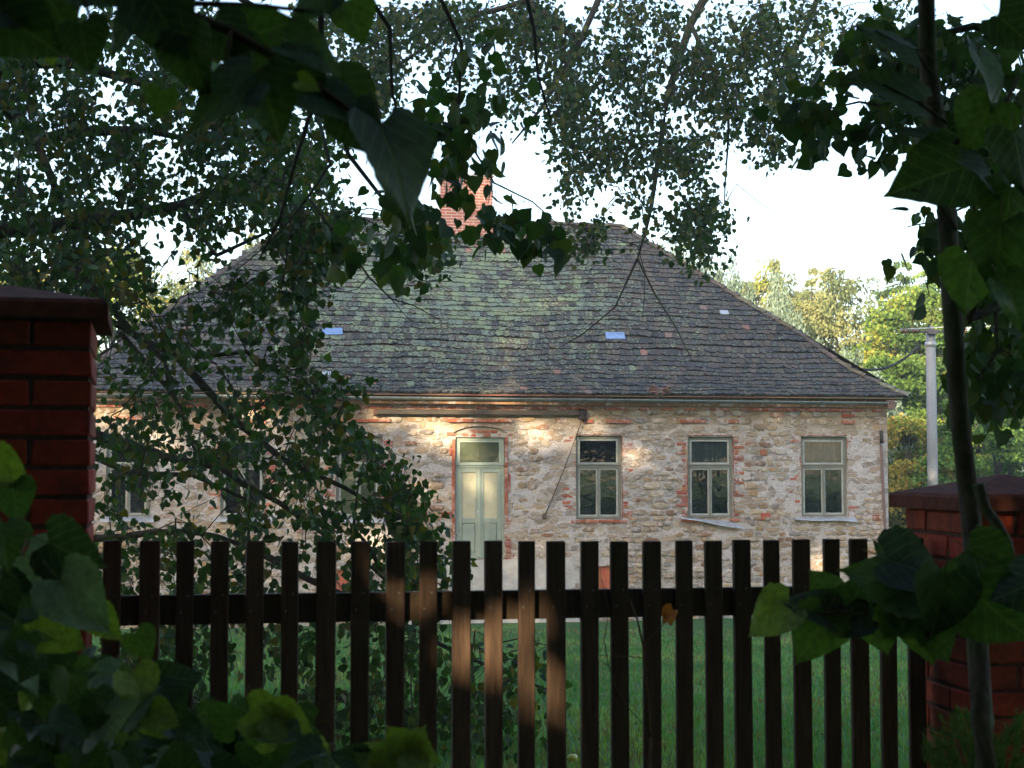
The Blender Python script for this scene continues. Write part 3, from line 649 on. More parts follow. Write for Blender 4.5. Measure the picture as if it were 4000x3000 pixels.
# hip and ridge tiles: half round caps
def caps(pa, pb, nm='ridge_tile'):
    pa, pb = Vector(pa), Vector(pb); L = (pb-pa).length; n_ = 1; d_ = (pb-pa)/n_
    for i in range(n_):
        p0 = pa+d_*i; p1 = pa+d_*(i+1.15); t = d_.normalized(); sd = t.cross(Vector((0, 0, 1))).normalized(); up_ = sd.cross(t).normalized()
        if up_.z < 0: up_ = -up_
        q = MB(); vs = []; n6 = 7
        for (pp, r_, h_) in ((p0, .115, .05), (p1, .095, .02)):
            for k in range(n6): an = math.pi*k/(n6-1); vs.append(pp+sd*(math.cos(an)*r_)+up_*(math.sin(an)*r_*.8+h_-.06))
        for k in range(n6): vs.append(vs[k]*1.0-up_*.02)
        fs = [(k, k+1, n6+k+1, n6+k) for k in range(n6-1)]+[(k, 2*n6+k, 2*n6+k+1, k+1) for k in range(n6-1)]
        k2 = ur(.8, 1.2); q.add(vs, fs, tuple(v*k2 for v in random.choice([(.12, .095, .085), (.10, .085, .08), (.14, .12, .08)]))); lc = ur(-.6, .6)
        link(nm, make_mesh(q, [lc]*len(vs)), roof)
Pz = lambda u_, s_: Vector(surf(u_, s_))
def capline(f, n_):
    q_ = [f(k/n_) for k in range(n_+1)]
    for k in range(n_): caps(q_[k], q_[k+1])
hipf = lambda e: (lambda t: Pz(sideline(t)[e], t)+Vector(((-.02, .02)[1-e], 0, .02)))
capline(hipf(1), 21); capline(hipf(0), 21); capline(lambda t: Pz(uRl+(uRr-uRl)*t, 1)+Vector((0, 0, .02)), 22)
# --- chimney of running-bond bricks
cu0, cu1 = U_(1719, 1000, RD-.3), U_(1922, 1000, RD-.3); cz1 = fac(1820, 690, RD-.3)[1]; cy0 = RD-.42; cy1 = cy0+.62; cz0 = zR-.75
q = MB(); q.box((cu0+.003, cy0+.003, cz0-.5), (cu1-.003, cy1-.003, cz1), (.66, .60, .57)); ch = q.build('chimney', M['chimm'], house)
z_ = cz0; row = 0; BL = .30
while z_ < cz1-.02:
    for (side, lo, hi) in (('f', cu0, cu1), ('r', cy0, cy1), ('l', cy0, cy1)):
        x = lo-(BL/2 if row % 2 else 0)
        while x < hi-.02:
            xa, xb = max(x, lo), min(x+BL-.017, hi); cc = tuple(v*ur(.9, 1.1) for v in (.43, .165, .115))
            if xb-xa > .03:
                q = MB()
                if side == 'f': q.box((xa, cy0-.002, z_), (xb, cy0+.05, z_+.063), cc)
                elif side == 'r': q.box((cu1-.05, xa+.004, z_+.001), (cu1+.002, xb, z_+.067), cc)
                else: q.box((cu0-.002, xa+.004, z_+.001), (cu0+.05, xb, z_+.067), cc)
                if side == 'f' or (side == 'r' and z_ > cz0+.6): q.build('brick', M['chim'], ch)
            x += BL
    z_ += .080; row += 1
q = MB(); q.bbox((cu0-.05, cy0-.05, cz1), (cu1+.05, cy1+.05, cz1+.06), .01, (.55, .54, .52)); q.build('chimney_cap', M['chimm'], ch)
# --- gutter in sections on brackets, hip-side gutter stub, rain box
zl, zr_ = fac(400, 1537, -OV-.05)[1], fac(3400, 1570, -OV-.05)[1]; ul_, ur2 = U_(400, 1537, -OV-.05), U_(3400, 1570, -OV-.05)
gzf = lambda u_: zl+(zr_-zl)*(u_-ul_)/(ur2-ul_)
cuts = [uEl+.1]+[U_(x, 1560, -OV) for x in (700, 1170, 1640, 1886, 2153, 2365, 2668, 2915, 3205)]+[U_(3468, 1575, -OV)]
for ua_, ub_ in zip(cuts, cuts[1:]):
    q = MB(); vs = []; n8 = 9; rr = .075; yy = -OV-.05
    for (u_, e) in ((ua_+.002, 0), (ub_+.01, .003)):
        for k in range(n8): an = math.pi+math.pi*k/(n8-1); vs.append((u_, yy+math.cos(an)*(rr+e), gzf(u_)+math.sin(an)*(rr+e)))
        for k in range(n8): an = math.pi+math.pi*k/(n8-1); vs.append((u_, yy+math.cos(an)*(rr-.008), gzf(u_)+math.sin(an)*(rr-.008)))
    o_ = 2*n8; fs = [(k, o_+k, o_+k+1, k+1) for k in range(n8-1)]+[(n8+k, n8+k+1, o_+n8+k+1, o_+n8+k) for k in range(n8-1)]+[(0, n8, o_+n8, o_), (n8-1, o_+n8-1, o_+2*n8-1, 2*n8-1)]
    q.add(vs, fs); gt = q.build('gutter', M['gutter'], house, True)
    q = MB(); q.tube([(ub_, yy+math.cos(a_)*(rr+.008), gzf(ub_)+math.sin(a_)*(rr+.008)) for a_ in [math.pi+math.pi*k/8 for k in range(9)]], .010, 5, (.08, .08, .075)); q.tube([(ub_, yy-rr, gzf(ub_)), (ub_, yy-rr, gzf(ub_)+.02)], .01, 5, (.08, .08, .075)); q.build('gutter_bracket', M['rust'], house)
q = MB(); u_, z_ = fac(3475, 1579, -OV); q.bbox((u_-.10, -OV-.12, z_-.13), (u_+.10, -OV+.04, z_+.10), .012, (.16, .10, .08)); q.build('rain_box', M['rust'], house)
q = MB(); q.tube([(u_+.08, -OV-.03, z_-.02), (u_+.35, -OV+.5, z_+.03), (u_+.62, -OV+1.6, z_+.08)], .07, 8, (.2, .2, .2)); q.build('side_gutter', M['gutter'], house, True)
# brick cornice and boarding between the wall top and the tiles
q = MB(); q.box((uL, -.06, HW-.02), (uR, .3, zE+.02), (.36, .20, .11)); q.build('cornice', M['hbrick'], house)
q = MB(); u_ = uL-.02
while u_ < uR:
    L = ur(.9, 2.2); q.box((u_, -OV+.02, zE-.055), (min(u_+L, uR+.25)-.01, -.03, zE-.03), tuple(v*ur(.7, 1.2) for v in (.22, .12, .06))); u_ += L
q.build('eave_boards', M['rust'], house)
# ---------------- gate pillars ----------------
def pillar(corner, rot, side, ztop, zbase, label, cap_over=.042, flipx=False):
    """corner: the front inner corner; the pillar grows away from the gap. rot: heading of its front face."""
    root = empty('brick_pillar', (corner.x, corner.y, 0), rot); tag(root, label, 'pillar', 'brick gate pillars')
    S = .47; x0 = -S if side == 'L' else 0.0; BH, JT = .0675, .0125
    q = MB(); q.box((x0+.007, .007, zbase-.05), (x0+S-.007, S-.007, ztop), (.085, .045, .035)); core = q.build('mortar_core', M['mortar'], root)
    def br(lo, hi, c=None):
        m = MB(); m.bbox(lo, hi, .004, c or tuple(v*ur(.75, 1.15) for v in (.31, .036, .016)), .0025); m.build('brick', M['pbrick'], root)
    z = ztop-BH-.006; row = 0; L, B = .308, .150
    while z > zbase:
        z1 = z+BH
        if (row % 2 == 0) != flipx:   # header at the inner (right) end of the front
            br((x0, 0, z), (x0+L, B, z1)); br((x0+S-B, 0, z), (x0+S, L, z1)); br((x0+S-L, S-B, z), (x0+S, S, z1)); br((x0, S-L, z), (x0+B, S, z1))
        else:
            br((x0+S-L, 0, z), (x0+S, B, z1)); br((x0, 0, z), (x0+B, L, z1)); br((x0, S-B, z), (x0+L, S, z1)); br((x0+S-B, S-L, z), (x0+S, S, z1))
        z -= BH+JT; row += 1
    o = cap_over; q = MB(); zt = ztop+.052
    a, b, c, d = x0-o, x0+S+o, -o, S+o; e = .012
    vs = [(a, c, ztop), (b, c, ztop), (b, d, ztop), (a, d, ztop), (a, c, zt-e), (b, c, zt-e), (b, d, zt-e), (a, d, zt-e), (a+e, c+e, zt), (b-e, c+e, zt), (b-e, d-e, zt), (a+e, d-e, zt), ((a+b)/2, (c+d)/2, zt+.062)]
    nn = 6; q.add(vs, [(3, 2, 1, 0)]+[(i, (i+1) % 4, 4+(i+1) % 4, 4+i) for i in range(4)]+[(4+i, 4+(i+1) % 4, 8+(i+1) % 4, 8+i) for i in range(4)]+[(8+i, 8+(i+1) % 4, 12) for i in range(4)], (.12, .036, .024))
    q.build('cap', M['cap'], root); return root
cl = P(356, 1500, 4.10); cr = P(3790, 2200, 4.76)
zL = P(200, 1248, 4.10).z; zRt = 1.472
pillar(cl, R(13.5), 'L', zL, .0, 'taller red brick pillar at the left end of the fence, half behind leaves')
pillar(cr, R(9.7), 'R', zRt, .0, 'shorter red brick pillar at the right end of the fence behind a sapling', flipx=True)
# cobweb threads under the left cap are too thin to build as a part; skipped
# ---------------- picket fence ----------------
fa = Vector((-1.285, 4.60, 0)); fb = Vector((1.395, 5.06, 0)); fd = (fb-fa).normalized(); fth = math.atan2(fd.y, fd.x); fnrm = Vector((-fd.y, fd.x, 0))
fence = empty('picket_fence', fa, fth); tag(fence, 'dark brown wooden picket fence between two red brick pillars', 'fence')
def fpt(px, py):
    d = ray(px, py); t = fnrm.dot(fa-EYE)/fnrm.dot(d); q = EYE+d*t-fa; return fd.dot(q), q.z
PK = [(224, 264), (300, 345), (382, 421), (458, 497), (533, 572), (609, 647), (681, 724), (758, 797), (832, 871), (905, 943), (976, 1015), (1048, 1085), (1117, 1152), (1181, 1219), (1251, 1288), (1317, 1355), (1385, 1422),
      (1454, 1490), (1521, 1557), (1583, 1619), (1647, 1681), (1709, 1745), (1774, 1807), (1833, 1870), (1894, 1926), (1955, 1990)]
TOPY = [1167, 1167, 1168, 1168.5, 1168.5, 1169, 1169, 1169, 1169, 1168.5, 1168.5, 1168, 1168.5, 1168, 1168.5, 1169, 1168, 1166.5, 1168, 1166, 1166, 1165, 1164, 1163.5, 1162, 1161]
for (xa, xb), ty in zip(PK, TOPY):
    s_ = 4000/2212; u0, z1 = fpt(xa*s_, ty*s_); u1, _ = fpt(xb*s_, ty*s_); wdt = u1-u0; q = MB(); k = ur(.75, 1.3)
    q.bbox((0, 0, 0), (wdt, .024, z1-.12), .003, tuple(v*k for v in (.062, .037, .023)), .0015)
    [q.bbox((wdt*.5+dx-.0035, -.0025, zz_-.0035), (wdt*.5+dx+.0035, .001, zz_+.0035), .001, (.12, .11, .10)) for dx, zz_ in ((-.012, 1.05), (.010, 1.10))]; o = q.build('picket', M['picket'], fence); o.location = (u0, -.027+ur(-.001, .001), .12); o.rotation_euler = (0, ur(-.003, .003), 0)
for (ya, yb, yc, yd) in ((2329, 2446, 2317, 2424),):
    (u0, z0), (_, z0b) = fpt(400, ya), fpt(400, yb); (_, z1), (_, z1b) = fpt(3480, yc), fpt(3480, yd); Lf = (fb-fa).length
    q = MB(); q.box((-.02, .0, z0b), (Lf+.0, .032, z0), (.050, .032, .018)); q.build('rail', M['picket'], fence)
q = MB(); q.box((-.02, .0, .28), (Lf, .032, .37), (.050, .032, .018)); q.build('rail', M['picket'], fence)
# thin dark strips for the shadow lines beside the pickets; never built into a mesh
for (xa, xb) in PK:
    s_ = 4000/2212; u0, _ = fpt(xb*s_+6, 2380); q = MB(); q.box((u0, -.006, .30), (u0+.003, -.0005, z0-.002), (.02, .014, .01))
# ---------------- utility pole with its cables ----------------
pp = P(3643, 1835, 42.0); sp = 5950/42.0; ptop = P(3643, 1290, 42).z; zg = gz(pp.x, pp.y)
pole = empty('utility_pole', (pp.x, pp.y, zg)); tag(pole, 'grey concrete utility pole with insulators, standing right of the house', 'pole')
q = MB(); q.tube([(0, 0, -.1), (0, 0, (ptop-zg)*.5), (0, 0, ptop-zg)], [.160, .148, .134], 12); q.build('pole_shaft', M['conc'], pole, True)
q = MB(); q.tube([(0, 0, ptop-zg-.45), (0, 0, ptop-zg-.33)], .160, 12, (.3, .3, .3)); q.build('clamp_band', M['zinc'], pole, True)
zc = P(3643, 1299, 42).z-zg; q = MB(); q.bbox((-.80, -.26, zc-.03), (.84, -.20, zc+.03), .01, (.06, .06, .06)); q.bbox((-.14, -.28, zc-.07), (.14, -.155, zc+.07), .01, (.10, .10, .10)); q.build('crossarm', M['rust'], pole)
for x in (-.80, -.50, .52, .82):
    q = MB(); q.tube([(x-.09, -.27, zc+.02), (x-.04, -.27, zc+.02), (x-.03, -.27, zc+.02), (x+.03, -.27, zc+.02), (x+.04, -.27, zc+.02), (x+.10, -.27, zc+.02)], [.06, .085, .05, .05, .085, .055], 8, (.12, .07, .05)); q.build('insulator', M['ceramic'], pole, True)
q = MB(); q.tube([(-.0, -.1, ptop-zg-.05), (0, -.1, ptop-zg+.12)], .05, 6, (.2, .2, .2)); q.build('top_pin', M['rust'], pole, True)
a_ = Vector((pp.x-.3, pp.y, ptop-.42)); hu, hs = on_roof(3352, 1424); hp = H0+U*(sideline(hs)[1]+.0)+Vv*(surf(0, hs)[1]+.5)+Vector((0, 0, surf(sideline(hs)[1], hs)[2]-.05))
b_ = P(3330, 1432, hp.y+.8)
q = MB(); q.tube([a_+(b_-a_)*t+Vector((0, 0, -.35*4*t*(1-t)*.9)) for t in [i/14 for i in range(15)]], .036, 6, (.03, .03, .03)); tag(q.build('power_cable', M['cable'], None, True), 'thick black cable sagging from the pole to the roof', 'cable')
for i, (px, py, ex_, ey) in enumerate(((3555, 1290, 4000, 1165), (3660, 1285, 4060, 1150))):
    a_ = Vector((pp.x-.7+1.3*i, pp.y-.27, zc+zg+.08)); b_ = P(ex_+500, ey-60, 36); q = MB(); q.tube([a_+(b_-a_)*t+Vector((0, 0, -.25*4*t*(1-t))) for t in [j/12 for j in range(13)]], .012, 5, (.55, .57, .6))
    tag(q.build('overhead_wire', M['cable'], None, True), ['thin pale wire leaving the left end of the pole crossarm', 'thin pale wire leaving the right end of the pole crossarm'][i], 'wire', 'overhead wires')
# apple on the lawn
ap = P(2236, 2940, 10.6); ap.z = gz(ap.x, ap.y)+.035; q = MB(); vs = []; fs = []
for j in range(7):
    t = math.pi*j/6; r_ = .038*math.sin(t)*(1.05 if j < 4 else .95); zz = .036*math.cos(t)*(.82 if j == 0 else 1)
    for k in range(10): vs.append((r_*math.cos(k*.6283), r_*math.sin(k*.6283), zz))
for j in range(6):
    for k in range(10): fs.append((j*10+k, (j+1)*10+k, (j+1)*10+(k+1) % 10, j*10+(k+1) % 10))
q.add(vs, fs, (.50, .48, .06)); q2 = empty('fallen_apple', ap); tag(q2, 'yellow fallen apple lying on the lawn behind the pickets', 'apple'); q.build('fruit', M['ceramic'], q2, True)
q = MB(); q.tube([(0, 0, .028), (.004, .002, .050)], .0025, 5, (.10, .07, .04)); q.build('stem', M['twig'], q2)
# ---------------- leaves ----------------
def leaf_template(kind):
    """heart shaped linden leaf lying in xy, petiole at the origin, tip at y=1; x right, z up. returns verts, tris"""
    if kind == 'tiny': return np.array([(0, 0, 0), (.4, .45, .06), (0, 1, -.05), (-.4, .45, .06)]), np.array([(0, 1, 2), (0, 2, 3)])
    if kind == 'far':  return np.array([(0, 0, 0), (-.42, .22, .05), (-.30, .70, .02), (0, 1, -.08), (.30, .70, .02), (.42, .22, .05)]), np.array([(0, 5, 3), (5, 4, 3), (0, 3, 1), (1, 3, 2)])
    if kind == 'mid':
        L = [(0, .06, -.02), (-.22, -.04, .05), (-.44, .12, .07), (-.47, .36, .05), (-.34, .64, .02), (-.14, .86, -.03), (0, 1.06, -.10), (.14, .86, -.03), (.34, .64, .02), (.47, .36, .05), (.44, .12, .07), (.22, -.04, .05), (0, .5, -.03)]
        return np.array(L), np.array([(12, (i+1) % 12, i) for i in range(12)])
def big_leaf(seed, n=15, fold=.25, curl=.3, serr=.013, wid=1.0):
    r = random.Random(seed); vs = []; fs = []
    for i in range(n+1):
        t = i/n; y = t*1.0; wv = wid*float(np.interp(t, [0, .07, .18, .33, .48, .62, .76, .88, .95, 1], [.26, .43, .53, .53, .46, .36, .235, .105, .035, 0]))
        for k, s_ in enumerate((-1, -.62, -.3, 0, .3, .62, 1)):
            x = s_*wv; yy = y-(.17*abs(s_)**1.3*(1-t)**1.2)+.10*(1-abs(s_))*0
            if abs(s_) == 1 and 0 < i < n:
                e = serr*(1 if i % 2 else -1)*(1.0+r.uniform(-.4, .4)); x += s_*e; yy -= .02*(i % 2)
            z = abs(x)*fold-curl*(t-.25)**2*.9+.035*math.sin(7*t+3*s_+seed)*abs(s_)+r.uniform(-.006, .006)
            vs.append((x, yy, z))
    for i in range(n):
        for k in range(6): a = i*7+k; fs.append((a, a+1, a+8, a+7))
    return vs, fs
def place_leaves(T, Fc, pos, tip, nrm, size, col, name, mat_):
    """vectorised copies of the template at pos with tip direction and face normal"""
    y = tip/np.linalg.norm(tip, axis=1, keepdims=True); z = nrm-(nrm*y).sum(1, keepdims=True)*y; z /= np.linalg.norm(z, axis=1, keepdims=True)+1e-9; x = np.cross(y, z)
    V = pos[:, None, :]+size[:, None, None]*(T[None, :, 0:1]*x[:, None, :]+T[None, :, 1:2]*y[:, None, :]+T[None, :, 2:3]*z[:, None, :])
    n = len(pos); FF = (Fc[None]+(np.arange(n)*len(T))[:, None, None]).reshape(-1, 3)
    return np_mesh(name, V.reshape(-1, 3), FF, np.repeat(col, len(T), axis=0), mat_)
def unit(a): return a/(np.linalg.norm(a, axis=-1, keepdims=True)+1e-9)
def inpoly(x, y, poly):
    c = False; j = len(poly)-1
    for i in range(len(poly)):
        xi, yi = poly[i]; xj, yj = poly[j]
        if (yi > y) != (yj > y) and x < (xj-xi)*(y-yi)/(yj-yi)+xi: c = not c
        j = i
    return c
LEAFV = {}
def leaf_mats(pal, n, r, jit=.25):
    pal = np.array(pal); c = pal[r.integers(0, len(pal), n)]; return c*(1+jit*(r.random((n, 1))*2-1))
K = 4000/2212
def grow_tree(name, label, trunk, limbs, zones, cluster_n, leaves_per, size, kind, pal, seed, spread=.22, droop=.8, cat='tree', singles=300, twig_r=.005, bark='bark', clump=.0, maxlink=1.6, straight=.0, group=None):
    """limbs: polylines in world space (points, radii); zones: (polygon in photo pixels of 2212 width, y0, y1, weight) say where the boughs carry leaves"""
    r = np.random.default_rng(seed); rr = random.Random(seed)
    root = empty(name, trunk[0][0]); tag(root, label, cat, group); off = -Vector(trunk[0][0])
    def sh(p): return [Vector(q)+off for q in p]
    m = MB(); m.tube(sh(trunk[0]), trunk[1], 10); m.build('trunk', M[bark], root, True)
    nodes = []
    for pts, rad in limbs:
        m = MB(); # smooth the limb a little with noise
        P2 = []; R2 = []
        for i in range(len(pts)-1):
            a, b = Vector(pts[i]), Vector(pts[i+1]); k = max(1, int((b-a).length/.35))
            for j in range(k): t = j/k; P2.append(a+(b-a)*t+noise.noise_vector((a+(b-a)*t)*1.3)*.035*(1 if len(P2) else 0)); R2.append(rad[i]+(rad[i+1]-rad[i])*t)
        P2.append(Vector(pts[-1])); R2.append(rad[-1]); m.tube(sh(P2), R2, 7); m.build('branch', M[bark], root, True)
        nodes += [p for p in P2]
    nodes = [np.array(p) for p in nodes]
    # cluster sites
    tot = sum(z[3] for z in zones); S = []
    for poly, y0, y1, wgt in zones:
        bx = [p[0] for p in poly]; by = [p[1] for p in poly]; need = int(cluster_n*wgt/tot); tries = 0
        while need > 0 and tries < need*60+4000:
            tries += 1; x = rr.uniform(min(bx), max(bx)); y = rr.uniform(min(by), max(by))
            if not inpoly(x, y, poly): continue
            if clump and noise.noise(Vector((x/70, y/70, seed))) < rr.uniform(-clump, clump*.6): continue
            S.append(np.array(P(x*K, y*K, rr.uniform(y0, y1)))); need -= 1
    S = np.array(S); Nn = np.array(nodes); d0 = np.array([np.min(((Nn-s)**2).sum(1)) for s in S]); order = np.argsort(d0)
    tw = MB(); pos = []; tips = []
    for i in order:
        s = S[i]; A = np.array(nodes); k = int(np.argmin(((A-s)**2).sum(1))); a = A[k]; dd = np.linalg.norm(s-a)
        mid_ = (a+s)/2+np.array([0, 0, .10*dd])+r.normal(0, .03*dd, 3); a_, m_, s_ = Vector(a), Vector(mid_), Vector(s)
        rad = twig_r*(1+min(2.0, dd)); tw.tube([a_+off, m_+off, s_+off], [rad, rad*.75, rad*.5], 3, (.05, .038, .03), False)
        if dd > .5: nodes.append(mid_)
        nodes.append(s)
        for t_ in range(2 if leaves_per > 10 else 1):     # a hanging spray with its leaves
            dirn = Vector((r.normal(0, .55), r.normal(0, .55), -droop+r.normal(0, .3))).normalized(); ln = spread*rr.uniform(.7, 1.7); e = s_+dirn*ln
            tw.tube([s_+off, e+off], [rad*.5, rad*.25], 3, (.05, .038, .03), False)
            nl = max(1, int(rr.gauss(leaves_per/(2 if leaves_per > 10 else 1), 2)))
            for q in range(nl):
                f = rr.random(); p = np.array(s_+(e-s_)*f)+r.normal(0, spread*.26, 3); pos.append(p)
    pos = np.array(pos)+np.array(off); n = len(pos)
    tip = unit(r.normal(0, .55, (n, 3))+np.array([0, 0, -droop])); nrm = unit(r.normal(0, .8, (n, 3))+np.array([0, -.55, .55])); sz = size*(.65+.7*r.random(n)); col = leaf_mats(pal, n, r)
    tag(tw.build('twigs', M['twig'], root), kind='stuff')
    T, Fc = leaf_template(kind)
    # the largest-looking leaves are single parts
    near = np.argsort((pos[:, 1]-np.array(off)[1])/sz)
    wpos = pos-np.array(off); ux = 2000+F*wpos[:, 0]/np.maximum(wpos[:, 1], .2); inview = (ux > 0) & (ux < 4000)
    near = [k for k in near if inview[k]][:singles]; mask = np.ones(n, bool); mask[near] = False
    if len(near):
        key = (kind, tuple(map(tuple, pal)))
        if key not in LEAFV:
            LEAFV[key] = []
            for c_ in pal:
                for f_ in (.85, 1.1): LEAFV[key].append(np_mesh('leaf', T.astype(float), Fc, np.tile(np.array(c_)*f_, (len(T), 1)), M['leaf']))
        for k in near:
            y = Vector(tip[k]); z = Vector(nrm[k]); z = (z-y*z.dot(y)).normalized(); x = y.cross(z); o = link('leaf', rr.choice(LEAFV[key]), root)
            o.matrix_basis = Matrix.Translation(Vector(pos[k])) @ Matrix((x, y, z)).transposed().to_4x4() @ Matrix.Scale(sz[k], 4)
    if mask.sum():
        tag(link('foliage', place_leaves(T, Fc, pos[mask], tip[mask], nrm[mask], sz[mask], col[mask], 'foliage', M['leaf']), root), kind='stuff')
    return root
DK = [(.030, .065, .022), (.040, .085, .028), (.025, .055, .024), (.035, .075, .020), (.055, .095, .025), (.10, .085, .02)]
DK2 = [(.028, .060, .026), (.036, .080, .028), (.045, .085, .025), (.07, .09, .03)]
p2 = lambda x, y, Y: P(x*K, y*K, Y)
def limb(pts, r0, r1): 
    n = len(pts); return ([p2(*p) for p in pts], [r0+(r1-r0)*i/(n-1) for i in range(n)])
def l4(pts, Y0, Y1, r0, r1):   # pixel list in 4000 units
    n = len(pts); return ([P(x, y, Y0+(Y1-Y0)*i/(n-1)) for i, (x, y) in enumerate(pts)], [r0+(r1-r0)*i/(n-1) for i in range(n)])
# A: the linden left of the house, boughs sweep down across the facade
ta = P(-900, 1835, 13.0); za = gz(ta.x, ta.y); tk = [(ta.x, ta.y, za-.1), (ta.x+.1, ta.y, 2.2), (ta.x-.05, ta.y+.1, 4.2), (ta.x+.1, ta.y, 7.5)]
lim = [l4([(-880, 1250), (-300, 1150), (0, 239), (285, 245), (560, 330)], 13, 13.5, .14, .03), l4([(-890, 900), (-200, 520), (13, 411), (150, 550), (300, 517), (563, 507), (800, 560)], 13, 14, .12, .02), l4([(110, 500), (152, 577), (225, 729), (298, 862), (420, 1000)], 13.2, 13, .05, .015),
       l4([(-890, 1500), (100, 1560), (391, 1700), (515, 1738), (640, 1776), (792, 1820), (868, 1831)], 13, 12, .055, .022), l4([(868, 1831), (944, 1901), (1085, 1966), (1193, 2031), (1302, 2102), (1410, 2167), (1500, 2260)], 12, 12, .026, .012),
       l4([(0, 1650), (380, 1793), (515, 1847), (760, 1858), (960, 1950)], 12.5, 11.5, .035, .012), l4([(-890, 1700), (200, 2110), (478, 2096), (597, 2075), (727, 2075), (841, 2102), (1000, 2150), (1180, 2260)], 13, 12, .04, .012),
       l4([(300, 1050), (510, 1298), (630, 1398), (663, 1530), (703, 1610), (760, 1760)], 12.5, 12, .035, .01), l4([(-300, 1150), (300, 1180), (650, 1371), (782, 1398), (968, 1385), (1150, 1500), (1300, 1640)], 13, 12.5, .035, .010),
       l4([(470, 1300), (662, 1532), (695, 1598), (749, 1690)], 12.5, 12.2, .025, .01), l4([(640, 1330), (900, 1640), (1100, 1800), (1350, 1900), (1560, 2030)], 12.5, 11.5, .04, .01), l4([(1497, 2240), (1443, 2129), (1383, 2053), (1400, 1880)], 12, 11.8, .022, .008),
       l4([(-890, 1100), (-100, 900), (350, 860), (700, 800), (1000, 700), (1180, 640)], 13, 14.5, .10, .015), l4([(700, 800), (850, 1000), (1050, 900), (1130, 1050), (1190, 1300)], 14, 13, .025, .006), l4([(1000, 2150), (1400, 2350), (1800, 2560), (2150, 2700)], 12, 11, .03, .008),
       l4([(560, 330), (800, 300), (1100, 250)], 13.5, 14.5, .03, .008), l4([(-890, 1300), (-200, 150), (200, -150), (700, -200), (1100, -100)], 13, 15, .12, .03)]
bare = [l4([(1290, 640), (1210, 760), (1080, 930), (920, 1060)], 9.5, 9.5, .010, .003), l4([(1210, 780), (1290, 900), (1370, 980), (1440, 1080), (1530, 1170), (1620, 1200), (1725, 1255)], 9.5, 9.3, .010, .0025), l4([(1370, 980), (1450, 1000), (1540, 1010)], 9.4, 9.4, .004, .002), l4([(1440, 1080), (1400, 1130), (1345, 1140)], 9.4, 9.4, .004, .002), l4([(1230, 820), (1160, 880), (1180, 1000), (1120, 1100)], 9.5, 9.6, .005, .002), l4([(1530, 1170), (1600, 1260), (1700, 1250)], 9.3, 9.3, .003, .0015)]
lim += [l4([(-880, 900), (-300, -150), (600, -250), (1150, 150), (1290, 640)], 13, 9.5, .05, .010)]+bare
zA = [([(640, 850), (740, 890), (840, 970), (800, 1010), (900, 1050), (950, 1130), (975, 1290), (800, 1290), (700, 1060)], 10.5, 12.5, .085), ([(0, 0), (560, 0), (640, 60), (620, 250), (560, 330), (480, 400), (430, 540), (330, 560), (160, 640), (0, 640)], 11.5, 16, 1.15), ([(380, 120), (720, 180), (760, 330), (690, 440), (600, 460), (470, 420)], 12, 15.5, .17),
      ([(0, 540), (330, 540), (470, 610), (610, 700), (560, 760), (640, 850), (700, 920), (700, 1060), (760, 1130), (800, 1290), (210, 1290), (210, 700), (0, 700)], 10.5, 13.5, .40),
      ([(420, 560), (560, 560), (720, 480), (640, 600), (560, 640), (450, 640)], 11, 13, .04), ([(628, 440), (672, 440), (668, 800), (640, 790)], 11.5, 12.5, .05),
      ([(560, 420), (720, 440), (930, 470), (960, 540), (820, 560), (700, 520), (610, 560)], 11, 12.5, .12),
      ([(230, 1290), (960, 1290), (1000, 1360), (1180, 1370), (1260, 1440), (1100, 1480), (1200, 1560), (1050, 1600), (800, 1560), (560, 1620), (300, 1640), (220, 1500)], 10, 12, .34),
      ([(610, 790), (760, 790), (740, 900), (640, 860)], 11, 12, .03), ([(820, 1000), (870, 990), (970, 1180), (975, 1290), (900, 1290)], 11, 12, .06)]
grow_tree('linden_tree', 'large linden whose dark boughs sweep down across the left half of the house', (tk, [.32, .27, .24, .16]), lim, zA, 1260, 17, .060, 'mid', DK, 5, spread=.27, droop=.75, clump=.22)
# B: near boughs hanging over the middle of the picture
tb = Vector((-4.2, 1.5, 0)); tkb = [(tb.x, tb.y, -.1), (tb.x+.1, tb.y, 2.5), (tb.x+.3, tb.y+.3, 5.0), (tb.x+.4, tb.y+.5, 7.0)]
lb = [([(tb.x+.2, tb.y+.2, 4.0), (-2.2, 4.5, 4.4), tuple(p2(760, -60, 7)), tuple(p2(1130, -40, 7.5))], [.11, .07, .03, .015]), limb([(760, -60, 7), (840, 60, 7), (850, 200, 7), (870, 280, 7)], .014, .004), limb([(930, -50, 7.2), (1000, 100, 7.2), (985, 260, 7), (990, 420, 7)], .012, .004),
      limb([(1130, -40, 7.5), (1150, 60, 7.4), (1165, 160, 7.3), (1190, 260, 7.2)], .012, .004), limb([(690, -50, 7), (700, 150, 7), (760, 330, 6.8), (860, 480, 6.6), (925, 540, 6.5)], .018, .004), limb([(700, 150, 7), (640, 350, 7), (600, 470, 7), (560, 560, 7)], .012, .004), limb([(985, 260, 7), (1060, 400, 7), (1150, 440, 7), (1200, 480, 7)], .006, .003)]
